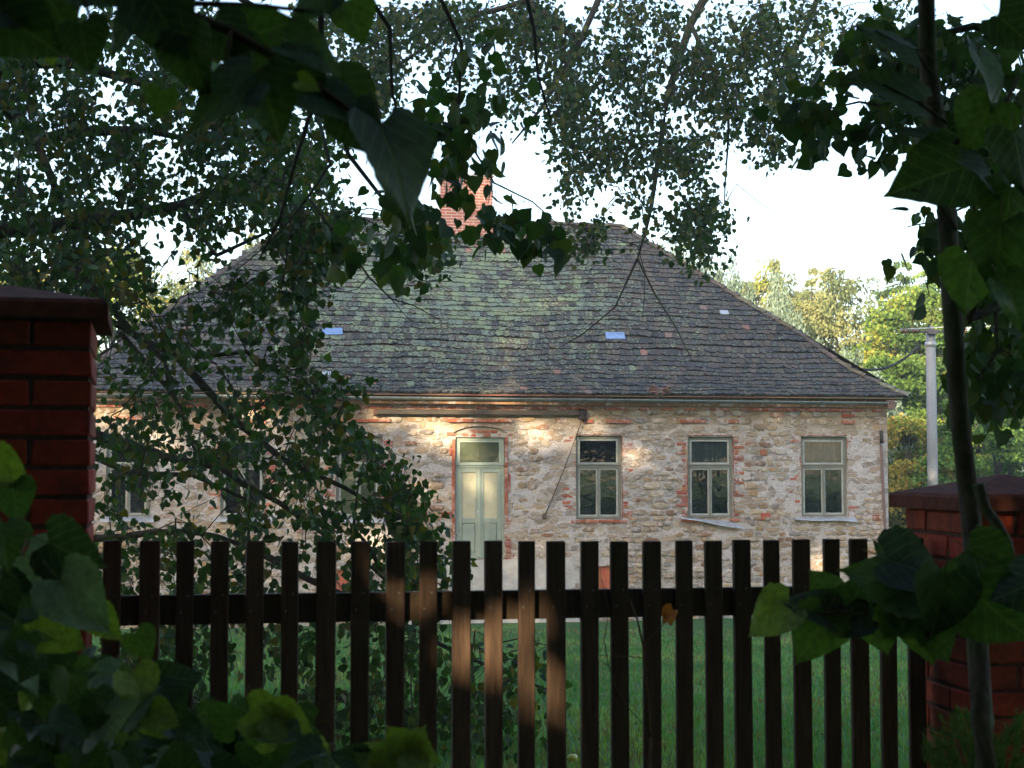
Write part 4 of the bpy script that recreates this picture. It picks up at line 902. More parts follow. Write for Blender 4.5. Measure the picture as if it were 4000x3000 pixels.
zB = [([(860, 240), (960, 180), (1040, 190), (1090, 290), (1060, 380), (1130, 430), (1210, 460), (1200, 500), (1120, 500), (1060, 470), (1040, 400), (1000, 370), (1060, 400), (960, 400), (940, 380), (890, 330)], 6.2, 7.4, 1.0), ([(920, 90), (1100, 60), (1130, 180), (1040, 250), (900, 230)], 6.8, 8.4, .42),
      ([(950, 340), (1075, 340), (1075, 405), (960, 415)], 6.6, 7.2, .14), ([(800, 400), (930, 440), (950, 500), (930, 560), (860, 550), (800, 500)], 6, 7, .42), ([(560, 470), (760, 480), (830, 520), (700, 560), (600, 540)], 6.5, 7.5, .15), ([(1040, 470), (1220, 440), (1210, 500), (1070, 510)], 6.5, 7, .12)]
grow_tree('overhanging_linden', 'linden with drooping sprays of heart shaped leaves hanging in front of the chimney', (tkb, [.24, .21, .17, .10]), lb, zB, 104, 4, .078, 'mid', DK2, 8, spread=.13, droop=.95, twig_r=.0018)
# C: farther tree whose small leaves fill the upper middle
tc = P(4700, 1835, 24.0); zc_ = gz(tc.x, tc.y); tkc = [(tc.x, tc.y, zc_-.1), (tc.x-.2, tc.y, 3), (tc.x-.1, tc.y, 7), (tc.x, tc.y, 12)]
lc_ = [l4([(4690, 600), (4000, -200), (3000, -300), (2400, -150), (2060, 0), (2180, 100), (2260, 150)], 24, 23, .22, .05), l4([(2900, -280), (2700, 100), (2600, 400), (2560, 700), (2520, 900), (2490, 1010)], 24, 22, .08, .012), l4([(2400, -150), (2250, 200), (2120, 420), (2000, 560)], 23.5, 22.5, .06, .012),
       l4([(2060, 0), (1800, 80), (1560, 260), (1420, 480)], 23, 23, .05, .01), l4([(3300, -290), (3150, 100), (3060, 300), (3000, 520)], 24, 23, .06, .012), l4([(2700, 100), (2850, 400), (2830, 800)], 23, 22.5, .04, .01), l4([(2490, 1010), (2400, 1200), (2280, 1300), (2180, 1360)], 22, 21.6, .018, .005), l4([(2490, 1010), (2560, 1150), (2640, 1280), (2700, 1400)], 22, 21.6, .016, .005),
       l4([(2490, 960), (2520, 1060), (2510, 1240)], 22, 21.6, .010, .004), l4([(1800, 80), (1750, 300), (1600, 500), (1350, 560)], 23, 22.5, .03, .008), l4([(2830, 800), (2880, 720), (2970, 790), (3060, 850)], 22.5, 22, .01, .004), l4([(2830, 300), (2950, 450), (3080, 560)], 22.5, 22, .02, .006)]
zC = [([(1240, 0), (1990, 0), (1950, 50), (1850, 80), (1800, 90), (1760, 130), (1790, 180), (1660, 220), (1590, 230), (1600, 290), (1560, 320), (1565, 350), (1500, 390), (1440, 380), (1380, 350), (1280, 370), (1220, 340), (1180, 250), (1200, 120)], 20, 26, 1.35), ([(640, 0), (1240, 0), (1200, 120), (1150, 250), (1000, 180), (900, 110), (860, 210), (760, 240), (640, 200)], 21, 26, .85),
      ([(1170, 320), (1280, 370), (1440, 420), (1540, 410), (1560, 480), (1540, 560), (1480, 530), (1400, 460), (1300, 470), (1230, 400)], 20, 24, .12), ([(1210, 470), (1290, 480), (1290, 520), (1220, 510)], 21, 22, .03), ([(1590, 230), (1680, 250), (1710, 330), (1650, 300), (1600, 270)], 20, 23, .05), ([(1420, 400), (1560, 380), (1560, 500), (1540, 570), (1500, 520)], 20, 22, .07), ([(560, 180), (720, 250), (680, 430), (540, 470), (520, 400)], 20, 24, .22)]
grow_tree('leafy_garden_tree', 'distant small leaved tree whose crown fills the top middle above the roof', (tkc, [.42, .36, .30, .18]), lc_, zC, 1320, 15, .084, 'far', [(.022, .046, .022), (.030, .060, .025), (.042, .074, .026), (.085, .09, .03)], 9, spread=.36, droop=.75, clump=.36, twig_r=.006)
# D/E: boughs entering from the right
te = Vector((5.2, 7.4, 0)); tke = [(te.x, te.y, -.15), (te.x-.1, te.y, 2.5), (te.x, te.y, 5), (te.x+.1, te.y, 8)]
le = [([(te.x-.1, te.y, 3.6), tuple(p2(2260, 100, 7.4)), tuple(p2(2100, 60, 7.4)), tuple(p2(1960, 90, 7.3)), tuple(p2(1880, 40, 7.4))], [.09, .03, .02, .012, .005]), ([(te.x-.1, te.y, 3.2), tuple(p2(2260, 280, 7.6)), tuple(p2(2120, 300, 7.6)), tuple(p2(2000, 250, 7.4)), tuple(p2(1860, 215, 7.2)), tuple(p2(1700, 255, 7.0))], [.08, .02, .014, .010, .006, .003]),
      ([(te.x-.05, te.y, 2.6), tuple(p2(2230, 590, 6.5)), tuple(p2(2150, 670, 6.2)), tuple(p2(2090, 692, 6.0))], [.07, .022, .018, .016]), limb([(2120, 300, 7.6), (2110, 420, 7.4), (2100, 560, 7.2)], .012, .004), limb([(2100, 440, 7.4), (2010, 480, 7.2), (1960, 490, 7.2)], .006, .003), limb([(2150, 670, 6.2), (2160, 760, 6.2), (2110, 820, 6.2)], .006, .003)]
zE_ = [([(1830, 30), (2212, 20), (2212, 430), (2100, 420), (2030, 300), (1960, 240), (1880, 120)], 6.6, 8.8, 1.25), ([(1690, 200), (1790, 200), (1900, 215), (1960, 250), (1920, 285), (1800, 285), (1700, 255)], 6.6, 7.3, .16), ([(1960, 455), (2050, 440), (2060, 560), (2040, 590), (1985, 570), (2010, 520), (1950, 500)], 6.8, 7.6, .10),
       ([(2080, 560), (2212, 560), (2212, 860), (2140, 850), (2090, 800), (2095, 700), (2130, 640)], 6, 7.4, .50), ([(2090, 400), (2212, 400), (2212, 600), (2100, 560)], 6.5, 8, .30)]
grow_tree('right_linden', 'dark linden reaching in from the right edge behind the sapling stem', (tke, [.22, .19, .17, .12]), le, zE_, 300, 9, .072, 'mid', DK2, 12, spread=.18, droop=.8, twig_r=.0022)
# ---------------- large near leaves: sapling, twig overhead, shrub ----------------
BIG = {}
def big_mesh(ci, vi, pal):
    k = (ci, vi)
    if k not in BIG:
        vs, fs = big_leaf(vi*7+ci, fold=[.15, .45, -.15, .3][vi % 4], curl=[.25, .5, .1, .7][vi % 4], wid=[1, .9, 1.05, .85][vi % 4])
        m = MB(); m.add(vs, fs, pal[ci]); m.tube([(0, .02, 0), (.02, -.16, .03), (0, -.34, 0)], .011, 5, (.12, .10, .04)); BIG[k] = m.mesh('leaf', M['bigleaf'], True)
    return BIG[k]
BP = [(.036, .072, .026), (.046, .094, .030), (.030, .056, .030), (.17, .23, .045), (.070, .130, .034), (.12, .17, .16)]  # the blue-grey tone puts a sky sheen into some leaf colours
def big(root, px, py, Y, size_px, ang, ci, vi=None, face=None, toward=.0):
    """leaf centred on a photo pixel; ang = direction of its tip in the picture plane (0 right, 90 up), toward>0 tips it to the viewer"""
    c = P(px, py, Y); s = size_px/F*Y; a = R(ang); y = Vector((math.cos(a), -toward, math.sin(a))).normalized()
    nrm = Vector(face or (random.uniform(-.5, .5), -1, random.uniform(-.1, .9))); z = (nrm-y*nrm.dot(y)).normalized(); x = y.cross(z)
    o = link('leaf', big_mesh(ci, random.randrange(4) if vi is None else vi, BP), root); base = c-y*s*.5-root.location
    o.matrix_basis = Matrix.Translation(base) @ Matrix((x, y, z)).transposed().to_4x4() @ Matrix.Scale(s, 4); return base+root.location
# sapling on the right
st = [(2000, -20), (2005, 150), (2028, 300), (2045, 450), (2052, 600), (2062, 750), (2072, 900), (2090, 1050), (2105, 1200), (2112, 1400), (2122, 1560), (2130, 1680)]
sr = [19, 19.5, 22, 22, 21.5, 21, 21, 22, 23, 24, 25, 26]; YS = 3.0
pts = [p2(x, y, YS+.05*math.sin(i)) for i, (x, y) in enumerate(st)]; pts = [pts[0]+Vector((-.05, 0, .5))]+pts+[Vector((pts[-1].x+.08, YS, -.05))]; rad = [sr[0]*.9]+sr+[28]; rad = [r_*K/F*YS for r_ in rad]
sap = empty('young_sapling', (pts[-1].x, pts[-1].y, 0)); tag(sap, 'slender sapling with a mossy bent stem in front of the right pillar', 'sapling')
q = MB(); q.tube([p-sap.location for p in reversed(pts)], list(reversed(rad)), 12); q.build('stem', M['mossbark'], sap, True)
def twg(root, pts4, Y, r0, r1, col=(.07, .05, .03), name='twig', mt='twig'):
    q = MB(); n = len(pts4); q.tube([P(x, y, Y if not hasattr(Y, '__len__') else Y[i])-root.location for i, (x, y) in enumerate(pts4)], [r0+(r1-r0)*i/(n-1) for i in range(n)], 7, col); return q.build(name, M[mt], root, True)
twg(sap, [(3820, 1890), (3850, 1990), (3890, 2040), (3935, 2120), (3960, 2250), (4010, 2400), (4080, 2500)], 2.95, .012, .008, name='side_branch', mt='mossbark')
twg(sap, [(3835, 2330), (3700, 2300), (3500, 2330), (3300, 2390), (3080, 2410)], [3, 2.9, 2.85, 2.8, 2.8], .006, .002); twg(sap, [(3700, 480), (3600, 410), (3450, 330)], 2.95, .004, .002); twg(sap, [(3640, 290), (3580, 210), (3420, 120)], 2.95, .004, .002)
twg(sap, [(3740, 900), (3640, 760), (3560, 740)], 2.9, .004, .002); twg(sap, [(3730, 560), (3800, 500), (3900, 460), (3980, 300)], 2.9, .006, .003); twg(sap, [(3780, 1250), (3860, 1100), (3950, 980)], 2.85, .006, .003)
for a in [(3460, 140, 2.95, 250, 155, 0, 2, (-.3, -.5, .9)), (3440, 340, 2.95, 320, 158, 0, 0, (-.2, -.6, .8)), (3580, 515, 2.95, 190, 150, 2, 3, (-.2, -.5, .9)), (3610, 700, 2.9, 330, 198, 0, 0), (3870, 330, 2.85, 250, -70, 1, 0, (.8, -.7, .3)), (3820, 500, 2.85, 240, -120, 4, 2), (3850, 700, 2.8, 230, -40, 2, 0, (.3, -.6, .9)),
          (3930, 850, 2.8, 250, -100, 0, 1), (3900, 1010, 2.75, 290, -95, 1, 0), (3990, 640, 2.75, 260, -80, 0, 2), (3980, 130, 2.8, 220, -40, 2, 1), (3780, 1120, 2.8, 240, -100, 4, 0), (3970, 1190, 2.7, 220, -60, 1, 3),
          (3000, 2420, 2.80, 210, 215, 3, 0), (3150, 2370, 2.80, 220, 150, 2, 1), (3210, 2280, 2.85, 150, 130, 4, 2), (3170, 2500, 2.8, 230, 240, 4, 0), (3430, 2260, 2.8, 310, 160, 4, 0), (3440, 2470, 2.8, 200, -75, 4, 0), (3340, 2330, 2.82, 220, 60, 1, 1),
          (3520, 2400, 2.8, 260, -130, 0, 2), (3620, 2490, 2.78, 240, -80, 4, 0), (3670, 2380, 2.75, 280, -100, 0, 1), (3600, 2230, 2.8, 290, -20, 2, 0), (3760, 2250, 2.85, 220, 80, 1, 2), (3310, 2440, 2.8, 170, -160, 2, 3), (3900, 2210, 2.8, 240, -30, 0, 1), (3930, 2420, 2.75, 300, -40, 1, 0),
          (3840, 2120, 2.85, 160, 100, 0, 2), (3480, 2190, 2.85, 200, 120, 1, 0), (3980, 2300, 2.7, 260, 200, 2, 2), (3680, 2520, 2.8, 180, -60, 0, 3)]: big(sap, *a)
# bough of big dark leaves close to the lens, upper left
nb_ = Vector((-1.6, .6, 0)); br = empty('near_linden_bush', nb_); tag(br, 'close dark spray of large linden leaves slanting through the upper left corner', 'bush')
q = MB(); q.tube([(0, 0, -.05), (.05, .1, 1.2), (.25, .5, 2.2), tuple(P(-100, -250, 1.9)-nb_)], [.03, .026, .02, .012], 8, (.06, .045, .03)); q.build('stem', M['bark'], br, True)
twg(br, [(-100, -250), (300, -80), (620, 10), (900, 120), (1150, 270), (1330, 400), (1450, 500)], 1.9, .010, .0022); twg(br, [(300, -80), (350, 60), (330, 180)], 1.85, .003, .002); twg(br, [(900, 120), (880, 260), (850, 380)], 1.88, .003, .0015); twg(br, [(620, 10), (1000, 20), (1350, 60)], 1.95, .005, .002)
for a in [(120, 130, 1.8, 400, -35, 0, 0), (20, 40, 1.8, 380, -10, 2, 1), (330, 190, 1.8, 260, -80, 0, 2), (230, 60, 1.9, 300, -60, 0, 0), (660, 110, 1.85, 380, -60, 2, 0), (760, 260, 1.85, 330, -75, 0, 1), (850, 400, 1.85, 400, 215, 0, 0), (620, 410, 1.9, 160, -100, 4, 2), (1000, 300, 1.9, 330, -110, 1, 0), (1060, 420, 1.85, 360, -70, 0, 1),
          (1190, 350, 1.9, 330, -50, 2, 0), (1330, 420, 1.9, 330, -30, 0, 0), (1420, 520, 1.92, 280, -60, 2, 2), (1560, 680, 1.9, 540, -70, 2, 0, (.75, -.65, .3)), (1380, 440, 1.95, 390, -48, 0, 1, (.5, -.8, .2)), (1240, 210, 1.9, 320, -20, 1, 3), (1390, 90, 1.95, 250, -70, 4, 0), (1060, 110, 1.95, 300, 20, 1, 0), (900, 170, 1.9, 280, -50, 2, 2), (560, 60, 1.9, 260, 170, 0, 1),
          (130, 170, 1.95, 130, -85, 3, 1), (1210, 330, 1.8, 120, -20, 3, 3), (265, 20, 1.95, 110, -60, 3, 0), (480, 130, 1.9, 240, -130, 2, 0), (420, -20, 1.9, 300, -20, 0, 0), (1200, 20, 1.95, 260, -140, 0, 2), (200, 230, 1.95, 90, -80, 3, 1)]: big(br, a[0], a[1], a[2], a[3]*.80, *a[4:])
# leafy shrub bottom left
sh_ = Vector((-1.15, 2.5, 0)); sb = empty('linden_shrub', sh_); tag(sb, 'leafy shrub with large green and yellowish leaves filling the bottom left corner', 'shrub')
for tx, ty in ((-200, 1700), (100, 2100), (300, 2300), (500, 2650), (900, 2800), (1300, 2900), (-100, 2300)):
    e = P(tx, ty, 2.5)-sh_; q = MB(); q.tube([(0, 0, -.05), (e.x*.4, e.y*.3, e.z*.55), (e.x*.8, e.y*.8, e.z*.85), tuple(e)], [.014, .010, .006, .003], 7, (.10, .075, .045)); q.build('stem', M['twig'], sb, True)
poly = [(-80, 1960), (-10, 2000), (50, 2200), (170, 2350), (290, 2500), (380, 2640), (660, 2760), (860, 2800), (1230, 2860), (1250, 3120), (-60, 3120)]
rs = random.Random(3); k_ = 0; t_ = 0
while k_ < 240 and t_ < 5000:
    t_ += 1; x, y = rs.uniform(-80, 1260), rs.uniform(1820, 3100)
    if not inpoly(x, y, poly): continue
    edge = rs.random(); ci = rs.choices([0, 1, 2, 3, 4, 5], [5, 3, 5, 1.3, 1.5, .8])[0]
    big(sb, x, y, rs.uniform(2.2, 2.9), rs.uniform(105, 200), rs.gauss(-50, 60), ci, None, (rs.uniform(-.7, .5), -rs.uniform(.3, 1), rs.uniform(.0, 1.2)), rs.uniform(-.2, .5)); k_ += 1
for a in [(300, 2170, 2.3, 250, -25, 2, 0), (330, 2370, 2.25, 290, -48, 5, 1), (170, 2260, 2.3, 240, -50, 5, 2), (240, 2480, 2.35, 220, -35, 3, 0), (420, 2450, 2.3, 160, -50, 3, 3), (40, 1850, 2.3, 190, -35, 3, 1), (60, 1970, 2.3, 170, -80, 1, 0), (700, 2660, 2.35, 200, 20, 2, 0), (1060, 2810, 2.3, 180, -20, 3, 0),
          (1150, 2840, 2.3, 190, -30, 3, 1), (860, 2790, 2.35, 160, 140, 1, 0), (560, 2530, 2.35, 130, -60, 4, 2)]: big(sb, *a)
lo = Vector((P(1560, 3000, 2.4).x, 2.4, 0)); l1 = empty('linden_shoot', lo); tag(l1, 'low shoot with yellow green leaves at the bottom before the pickets', 'shoot')
q = MB(); q.tube([(0, 0, -.05), (.02, 0, .5), tuple(P(1570, 2960, 2.4)-lo)], [.006, .004, .002], 6, (.10, .09, .04)); q.build('stem', M['twig'], l1, True)
for a in [(1600, 2930, 2.4, 230, 55, 3, 0), (1560, 2900, 2.42, 170, 130, 3, 2), (1440, 2950, 2.4, 160, 150, 3, 0), (1660, 2960, 2.4, 150, -20, 3, 1), (1350, 2960, 2.4, 140, 160, 2, 1)]: big(l1, *a)
# bare twigs with one dry orange leaf by the fence
lo = Vector((P(2500, 2800, 4.4).x, 4.4, 0)); t1 = empty('bare_twig', lo); tag(t1, 'thin bare twig with one dry orange leaf before the pickets', 'twig')
q = MB(); q.tube([(0, 0, -.05), tuple(P(2542, 2880, 4.4)-lo)], [.006, .005], 6, (.13, .08, .05)); q.build('stem', M['twig'], t1, True)
twg(t1, [(2542, 2880), (2512, 2520), (2490, 2420), (2460, 2340)], 4.4, .0045, .0015, (.13, .08, .05)); twg(t1, [(2512, 2530), (2570, 2460), (2605, 2425)], 4.4, .002, .001, (.12, .08, .05)); twg(t1, [(2512, 2570), (2460, 2565), (2330, 2560)], 4.4, .0015, .001, (.12, .08, .05))
twg(t1, [(2405, 2680), (2375, 2590), (2360, 2500), (2380, 2380), (2350, 2260)], 4.4, .002, .001, (.10, .07, .05)); twg(t1, [(2405, 2680), (2450, 2760), (2540, 2860)], 4.4, .002, .001, (.10, .07, .05)); twg(t1, [(2375, 2600), (2330, 2570)], 4.4, .001, .0008, (.10, .07, .05))
BP.append((.45, .13, .025)); big(t1, 2606, 2408, 4.38, 70, 230, 6, 1); big(t1, 2618, 2420, 4.39, 55, 280, 6, 0)
# juniper tuft before the right pillar
lo = Vector((P(3800, 3000, 3.4).x, 3.4, 0)); ju = empty('juniper_shrub', lo); tag(ju, 'small needly juniper tuft before the right pillar at the bottom', 'shrub'); q = MB(); rs = random.Random(8)
def needles(q, a, b, n, col):
    for i in range(n):
        f = rs.random(); p = a+(b-a)*f; d_ = ((b-a).normalized()*.6+Vector((rs.gauss(0, .5), rs.gauss(0, .5), rs.gauss(.1, .5)))).normalized()*rs.uniform(.012, .024); s_ = d_.cross(Vector((rs.random(), rs.random(), rs.random()))).normalized()*.0012
        c_ = rs.uniform(.7, 1.4); q.add([p-s_, p+s_, p+d_], [(0, 1, 2)], tuple(v*c_ for v in col))
tk_ = MB(); tk_.tube([(0, 0, -.05), (.0, 0, .5), (.03, 0, .9)], [.012, .009, .005], 6, (.06, .045, .03)); tk_.build('stem', M['twig'], ju)
for x, y, l_ in [(3640, 2870, 1), (3700, 2830, 1), (3760, 2800, 1), (3800, 2900, 1), (3700, 2960, 1), (3620, 2930, 1), (3780, 2990, 1), (3900, 2900, 1), (3960, 2830, 1), (3990, 2950, 1), (3880, 2990, 1), (4010, 2790, 1), (3730, 3040, 1), (3920, 3060, 1)]:
    for j in range(7):
        e = P(x+rs.uniform(-35, 35), y+rs.uniform(-35, 35), 3.4+rs.uniform(-.1, .1))-lo; s0 = Vector((.03, 0, .6+.35*rs.random())); m_ = e+(s0-e)*rs.uniform(.2, .4); needles(q, m_, e, 60, (.055, .10, .03))
tag(q.build('needles', M['leaf'], ju), kind='stuff')

# ---------------- trees beyond the house ----------------
def crown_tree(name, label, base, H, W, kind, pal, seed, n, ls, group='trees beyond the house'):
    r = np.random.default_rng(seed); rr = random.Random(seed); root = empty(name, base); tag(root, label, 'tree', group); m = MB(); tr = .018*H
    ht = .6 if kind == 'willow' else .93; m.tube([(0, 0, -.2), (.1, 0, H*.3*ht), (rr.uniform(-.3, .3), 0, H*.65*ht), (0, 0, H*ht)], [tr, tr*.8, tr*.4, tr*.06], 8); pos = []; tip = []
    if kind == 'round':
        cl = []
        for i in range(90):
            a = rr.uniform(0, 6.28); t = rr.uniform(.05, 1.0); rad = W*.5*math.sin(math.pi*min(.97, t*.80+.16))**.6*rr.uniform(.45, 1.0); c = np.array([math.cos(a)*rad, math.sin(a)*rad*.8, H*(.10+.84*t)]); cl.append((c, W*rr.uniform(.055, .125)))
            (m.tube([(0, 0, c[2]*.6), tuple(c*.5+np.array([0, 0, c[2]*.38])), tuple(c)], [tr*.3, tr*.15, tr*.05], 4) if i % 4 == 0 else None)
        for c, cr_ in cl:
            k = n//len(cl); d = unit(r.normal(0, 1, (k, 3))); q_ = c+d*(cr_*(r.random((k, 1))**.5)*(1+.5*r.random((k, 1))**3))*np.array([1.25, 1.25, .62]); pos.append(q_)
        pos = np.concatenate(pos); tip = unit(r.normal(0, .7, (len(pos), 3))+[0, 0, -.5])
    elif kind in ('larch', 'spruce'):
        z = H*.08; P_ = []; T_ = []
        while z < H*.97:
            f = z/H; rl = W*.5*(1-f)**(.46 if kind == 'larch' else .62)*rr.uniform(.75, 1.12); nb_ = 6 if f < .85 else 4
            for i in range(nb_):
                a = rr.uniform(0, 6.28); d = np.array([math.cos(a), math.sin(a), 0]); L = rl*rr.uniform(.7, 1.1); up_ = .10 if kind == 'larch' else -.15
                e = np.array([0, 0, z])+d*L+np.array([0, 0, up_*L]); m.tube([(0, 0, z), tuple(np.array([0, 0, z])+d*L*.5+np.array([0, 0, -.06*L])), tuple(e)], [tr*.22*(1-f)+.015, .02, .008], 4)
                k = int(n*L/(W*.5)/105)+(25 if f > .7 else 0); t = r.random((k, 1))**.7; b = np.array([0, 0, z])+t*(e-np.array([0, 0, z]))+np.array([0, 0, -.06*L])*np.sin(np.pi*t)
                hang = (.75 if kind == 'larch' else .35)*r.random((k, 1)); side = np.cross(d, [0, 0, 1])*r.normal(0, .16*L*(1-.4*t), (k, 1))
                P_.append(b+side-np.array([0, 0, 1])*hang*(.5+.5*t)); T_.append(unit(r.normal(0, .3, (k, 3))+[0, 0, -1.0]+d*.5))
            z += H*rr.uniform(.028, .042)
        pos = np.concatenate(P_); tip = np.concatenate(T_)
    elif kind == 'willow':
        pos = []; 
        for i in range(22):
            a = rr.uniform(0, 6.28); rad = W*.5*math.sqrt(rr.random()); top = H*rr.uniform(.84, 1.0)*(1-.2*(rad/(W*.5))**2); x, y = math.cos(a)*rad, math.sin(a)*rad; m.tube([(0, 0, H*.5), (x*.6, y*.6, top*.9), (x, y, top)], [tr*.3, tr*.15, .02], 4)
            for j in range(7):
                k = n//154; t = r.random((k, 1)); L = top*rr.uniform(.3, .6); pos.append(np.array([x, y, top])+np.array([rr.gauss(0, .35), rr.gauss(0, .35), 0])*t**.4-np.array([0, 0, L])*t+r.normal(0, .09, (k, 3)))
        pos = np.concatenate(pos); tip = unit(r.normal(0, .25, (len(pos), 3))+[0, 0, -1.0])
    m.build('trunk', M['bark'], root, True); nn = len(pos); nrm = unit(r.normal(0, 1, (nn, 3))+[0, -.6, .4]); T, Fc = leaf_template('tiny'); T = T*np.array([1.0 if kind == 'round' else .55, 1, 1])
    cmod = np.array([noise.noise(Vector(p)*.45+Vector((seed, 0, 0))) for p in pos]); pal = np.array(pal); idx_ = np.clip(((cmod+.5)*len(pal)+r.normal(0, .8, nn)).astype(int), 0, len(pal)-1); col = pal[idx_]*(1+.25*(r.random((nn, 1))*2-1))
    tag(link('crown', place_leaves(T, Fc, pos, tip, nrm, ls*(.6+.8*r.random(nn)), col, 'crown', M['farleaf']), root), kind='stuff'); return root
YG = [(.05, .095, .022), (.08, .14, .03), (.12, .19, .04), (.18, .24, .05), (.26, .25, .05)]; GG = [(.05, .10, .025), (.075, .15, .03), (.11, .20, .04), (.15, .22, .045)]; GOLD = [(.10, .13, .03), (.20, .19, .045), (.30, .24, .05), (.34, .24, .05)]
OL = [(.10, .13, .06), (.15, .18, .08), (.20, .22, .10), (.23, .23, .10)]; PALE = [(.13, .18, .15), (.17, .23, .19), (.21, .27, .22)]; DS = [(.03, .06, .03), (.045, .08, .035), (.07, .11, .045)]  # PALE and OL put some distance haze into the leaf colour
def bt(px, ytop, Y, Wpx, kind, pal, seed, label, n=7000, ls=.26, name='deciduous_tree'):
    b = P(px, 1835, Y); zg_ = gz(b.x, b.y); H = P(px, ytop-35, Y).z-zg_; Wpx = Wpx*1.25; n = int(n*(3.6 if kind == 'willow' else 1.9)); ls *= (.75 if kind == 'willow' else .62); crown_tree(name, label, (b.x, b.y, zg_), H, Wpx/F*Y*{'round': 1.1, 'larch': 2.1, 'spruce': 2.0, 'willow': 2.4}[kind], kind, pal, seed, n, ls)
bt(2660, 900, 70, 150, 'willow', PALE, 26, 'leftmost wispy tree top peeping over the upper hip', 4500, .2, 'birch_tree')
bt(2740, 915, 66, 170, 'willow', PALE, 1, 'wispy grey green tree top just over the right hip of the roof', 4500, .2, 'birch_tree')
bt(2870, 960, 66, 200, 'willow', PALE, 2, 'pale silvery green birch rising behind the hip, beside the golden larch', 6000, .2, 'birch_tree')
bt(3040, 1005, 74, 270, 'larch', OL[1:]+YG[3:], 3, 'rounded yellow green larch, second highest tree top behind the roof', 12000, .3, 'larch_tree')
bt(3180, 1040, 78, 150, 'spruce', OL, 4, 'slim pale conifer between the rounded larch and the broad one', 7000, .26, 'spruce_tree')
bt(3270, 1045, 70, 390, 'larch', OL, 5, 'broad olive gold larch with hanging fringes, in the middle of the tree line', 22000, .3, 'larch_tree')
bt(3070, 1270, 60, 160, 'willow', PALE, 6, 'low bluish green birch close behind the middle of the roof hip', 4500, .18, 'birch_tree'); bt(3285, 1315, 58, 150, 'willow', PALE, 7, 'lowest bluish green birch before the olive gold larch', 4500, .18, 'birch_tree')
bt(3530, 1000, 66, 300, 'spruce', DS+YG[1:3], 8, 'tall dark green spruce with ragged tip left of the sapling stem', 16000, .28, 'spruce_tree'); bt(3640, 930, 78, 330, 'spruce', YG[:4], 9, 'tallest hazy spruce behind the utility pole', 14000, .3, 'spruce_tree')
bt(3570, 1130, 62, 420, 'round', YG, 10, 'yellow green maple filling the view behind the utility pole', 16000, .26, 'maple_tree'); bt(3480, 1400, 58, 330, 'round', YG[1:]+GOLD[1:2], 11, 'maple with golden patches close beside the house corner', 14000, .22, 'maple_tree')
bt(3830, 1060, 60, 420, 'round', GG+GOLD[:1], 12, 'bright yellow green ash showing right of the sapling stem', 15000, .26, 'ash_tree'); bt(3900, 1480, 52, 420, 'round', GG, 13, 'low bright green ash above the right pillar', 15000, .2, 'ash_tree'); bt(3560, 1640, 54, 300, 'round', GOLD+YG[3:], 14, 'small golden leaved tree beside the foot of the pole', 10000, .18, 'maple_tree')
bt(4150, 900, 70, 500, 'round', GG, 15, 'large green ash at the right edge of the view', 12000, .3, 'ash_tree'); bt(3330, 1480, 66, 300, 'round', YG[:3], 16, 'dense green tree right behind the lower roof hip', 9000, .24, 'maple_tree')
bt(3700, 1500, 72, 380, 'round', DS+YG[:2], 22, 'dark green tree low behind the pole', 9000, .28, 'maple_tree'); bt(3420, 1180, 84, 320, 'spruce', DS+OL[:2], 23, 'dark spruce in the dip between the larch and the maple', 9000, .3, 'spruce_tree')
bt(2960, 1080, 82, 300, 'round', OL, 24, 'hazy olive tree filling in behind the silvery birch and the larch', 9000, .28, 'maple_tree'); bt(3150, 1120, 86, 360, 'round', OL+PALE[:1], 25, 'hazy olive tree filling in behind the slim pale conifer', 9000, .28, 'maple_tree')
bt(100, 1000, 66, 420, 'round', GOLD+YG[2:4], 17, 'sunlit golden tree far left, glimpsed through the linden boughs', 9000, .28, 'maple_tree'); bt(450, 950, 70, 420, 'round', YG[2:]+GOLD[:2], 18, 'sunlit yellow tree left of the house gable', 9000, .28, 'maple_tree'); bt(760, 960, 72, 300, 'larch', OL[1:]+GOLD[:1], 19, 'pale golden larch peeping over the left roof hip', 9000, .3, 'larch_tree')
bt(-300, 1000, 68, 500, 'round', GG, 20, 'green tree beyond the left edge of the picture', 7000, .3, 'maple_tree'); bt(980, 900, 80, 240, 'spruce', OL, 21, 'pale conifer tip behind the left end of the ridge', 6000, .3, 'spruce_tree')

# ---------------- the wood behind the camera that shades the garden ----------------
GAPS = []  # (point that stays sunlit, radius at the wood): leaves are left out towards the sun, shaping the light patches
def gap(pt, r_): GAPS.append((np.array(pt), r_))
def fgap(px, py, r_, off=-.02): u_, z_ = fac(px, py, off); gap(H0+U*u_+Vv*off+Vector((0, 0, z_)), r_)
for a in [(1720, 1672, .50), (1600, 1640, .28), (1500, 1640, .22), (1770, 1590, .30), (2135, 1690, .36), (1690, 1935, .30), (1842, 1880, .25), (1850, 1770, .22), (2490, 1790, .30), (440, 1640, .5), (600, 1720, .5), (1460, 2130, .42), (3190, 2200, .36), (2990, 1605, .30), (1000, 1600, .4), (2330, 1680, .26), (1900, 1590, .26)]: fgap(*a)
for px_, py_, r_ in ((2145, 1190, .24), (2070, 1290, .2), (2000, 1440, .2), (1965, 1530, .34), (1990, 1340, .18)):
    u_, s_ = on_roof(px_, py_); q_ = surf(u_, s_); gap(H0+U*u_+Vv*q_[1]+Vector((0, 0, q_[2])), r_)
gap(P(3643, 1850, 42), .3)
def ngap(px, py, r_): u_, z_ = fpt(px*K, py*K); gap(fa+fd*u_+Vector((0, 0, z_)), r_)
